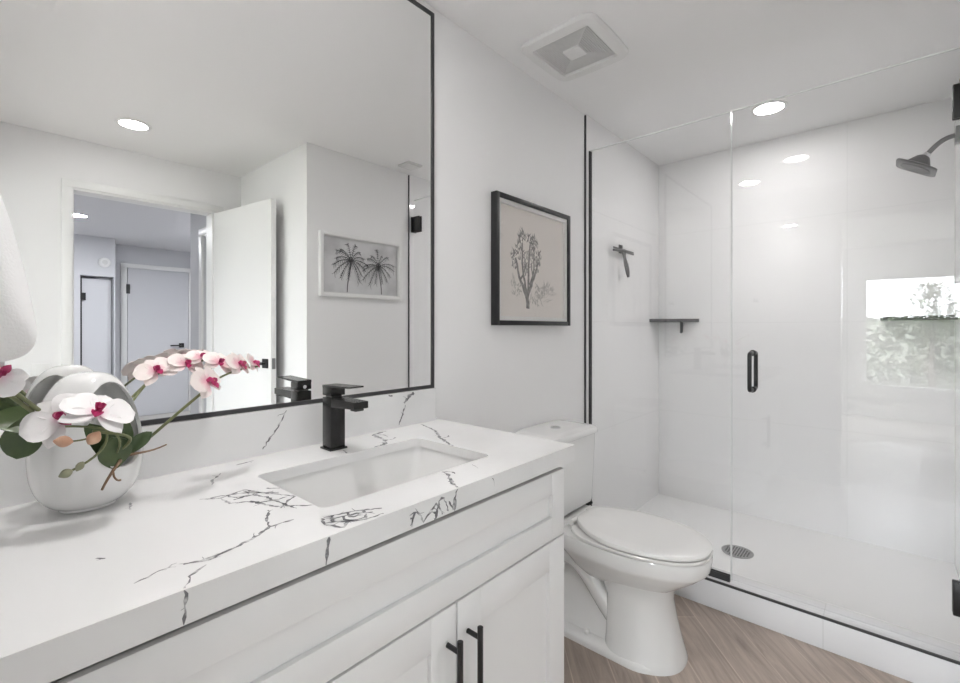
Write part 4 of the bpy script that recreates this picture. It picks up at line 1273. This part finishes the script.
def leaf_(p, d, up, L, w, bend=0.25, cup=0.25):
    y = Vector(d).normalized(); z = Vector(up); z = (z - y * z.dot(y)).normalized(); x = y.cross(z)
    R = Matrix((x, y, z)).transposed().to_4x4()
    mb_ = MB()
    petal(mb_, Matrix.Translation(Vector(p)) @ R, L, w, cup, bend, 0.62, 12, 6, 0.0016)
    mb_.build('leaf', M['leaf'], orc, O0, 60)
leaf_((0.098, 1.045, 1.088), (-0.80, -0.20, 0.42), (0.0, -0.8, 0.5), 0.066, 0.046, 0.35)
leaf_((0.077, 1.035, 1.110), (-0.22, -0.05, -0.85), (-0.2, -0.9, 0.2), 0.070, 0.050, 0.05)
leaf_((0.186, 1.032, 1.000), (-0.10, -0.25, 0.80), (0.1, -0.95, 0.1), 0.060, 0.050, 0.05, 0.12)
leaf_((0.165, 1.060, 0.985), (-0.1, -0.20, 0.9), (0.3, -0.9, 0.1), 0.100, 0.052, 0.05, 0.15)
leaf_((0.196, 1.050, 1.015), (0.72, -0.15, 0.66), (-0.2, -0.9, 0.5), 0.060, 0.025, 0.1, 0.3)
leaf_((0.185, 1.075, 0.985), (0.1, -0.1, 0.9), (0.2, -0.9, 0.2), 0.105, 0.055, 0.05, 0.15)
leaf_((0.140, 1.085, 0.985), (-0.1, -0.05, 0.9), (-0.1, -0.9, 0.2), 0.10, 0.055, 0.05, 0.15)
stem(bezier((0.190, 1.045, 1.008), (0.20, 1.03, 1.02), (0.172, 0.99, 1.01), (0.161, 1.003, 0.974), 10), [0.0034 - 0.00015 * k for k in range(11)], 'root', 'root')
stem(bezier((0.190, 1.045, 1.010), (0.21, 1.02, 1.03), (0.222, 1.02, 1.016), (0.262, 1.03, 1.028), 10), [0.0030 - 0.00018 * k for k in range(11)], 'root', 'root')
stem(bezier((0.178, 1.01, 0.998), (0.176, 1.0, 0.992), (0.18, 0.995, 0.985), (0.186, 0.998, 0.986), 6), 0.0016, 'root', 'root')
mb = MB()
mb.lathe([(0.0, 0.0), (0.045, 0.0), (0.060, 0.022), (0.058, 0.030), (0.03, 0.040), (0.0, 0.042)], (vx, vy, CT + 0.024), 28, 1.0, 0.86)
mb.build('moss', M['soil'], orc, O0, 80)

# ================================================================== OUTSIDE THE BEDROOM WINDOW (only as a reflection in the tiles)
rng = random.Random(9)
t = empty('garden_tree', (-10.0, -0.75, -0.3), 'small leafy tree outside the window, mirrored faintly in shower tiles', 'tree')
MB().tube([(0, 0, 0), (0.03, 0.02, 0.8), (0.0, 0, 1.6)], [0.07, 0.05, 0.03], 10).build('trunk', M['bark'], t)
mb = MB()
for k in range(420):
    a = rng.uniform(0, 2 * PI); q = rng.random() ** 0.5 * 0.42
    z = rng.uniform(1.25, 2.55)
    q *= math.sin(PI * min(1, max(0.08, (z - 1.15) / 1.5))) ** 0.5
    c_ = Vector((q * math.cos(a), q * math.sin(a), z))
    d1 = Vector((rng.uniform(-1, 1), rng.uniform(-1, 1), rng.uniform(-1, 1))).normalized() * 0.07
    d2 = d1.orthogonal().normalized() * 0.03
    mb.poly([c_ - d1, c_ + d2, c_ + d1, c_ - d2])
mb.build('crown', M['foliage'], t)
t = empty('hedge', (-13, 0.3, -0.3), 'low hedge outside the window, mirrored in shower tiles', 'hedge')
mb = MB()
for k in range(1500):
    c_ = Vector((rng.uniform(-0.3, 0.3), rng.uniform(-4.5, 1.2), rng.uniform(0.05, 1.85)))
    d1 = Vector((rng.uniform(-1, 1), rng.uniform(-1, 1), rng.uniform(-1, 1))).normalized() * 0.12
    d2 = d1.orthogonal().normalized() * 0.07
    mb.poly([c_ - d1, c_ + d2, c_ + d1, c_ - d2])
mb.build('foliage', M['foliage'], t)
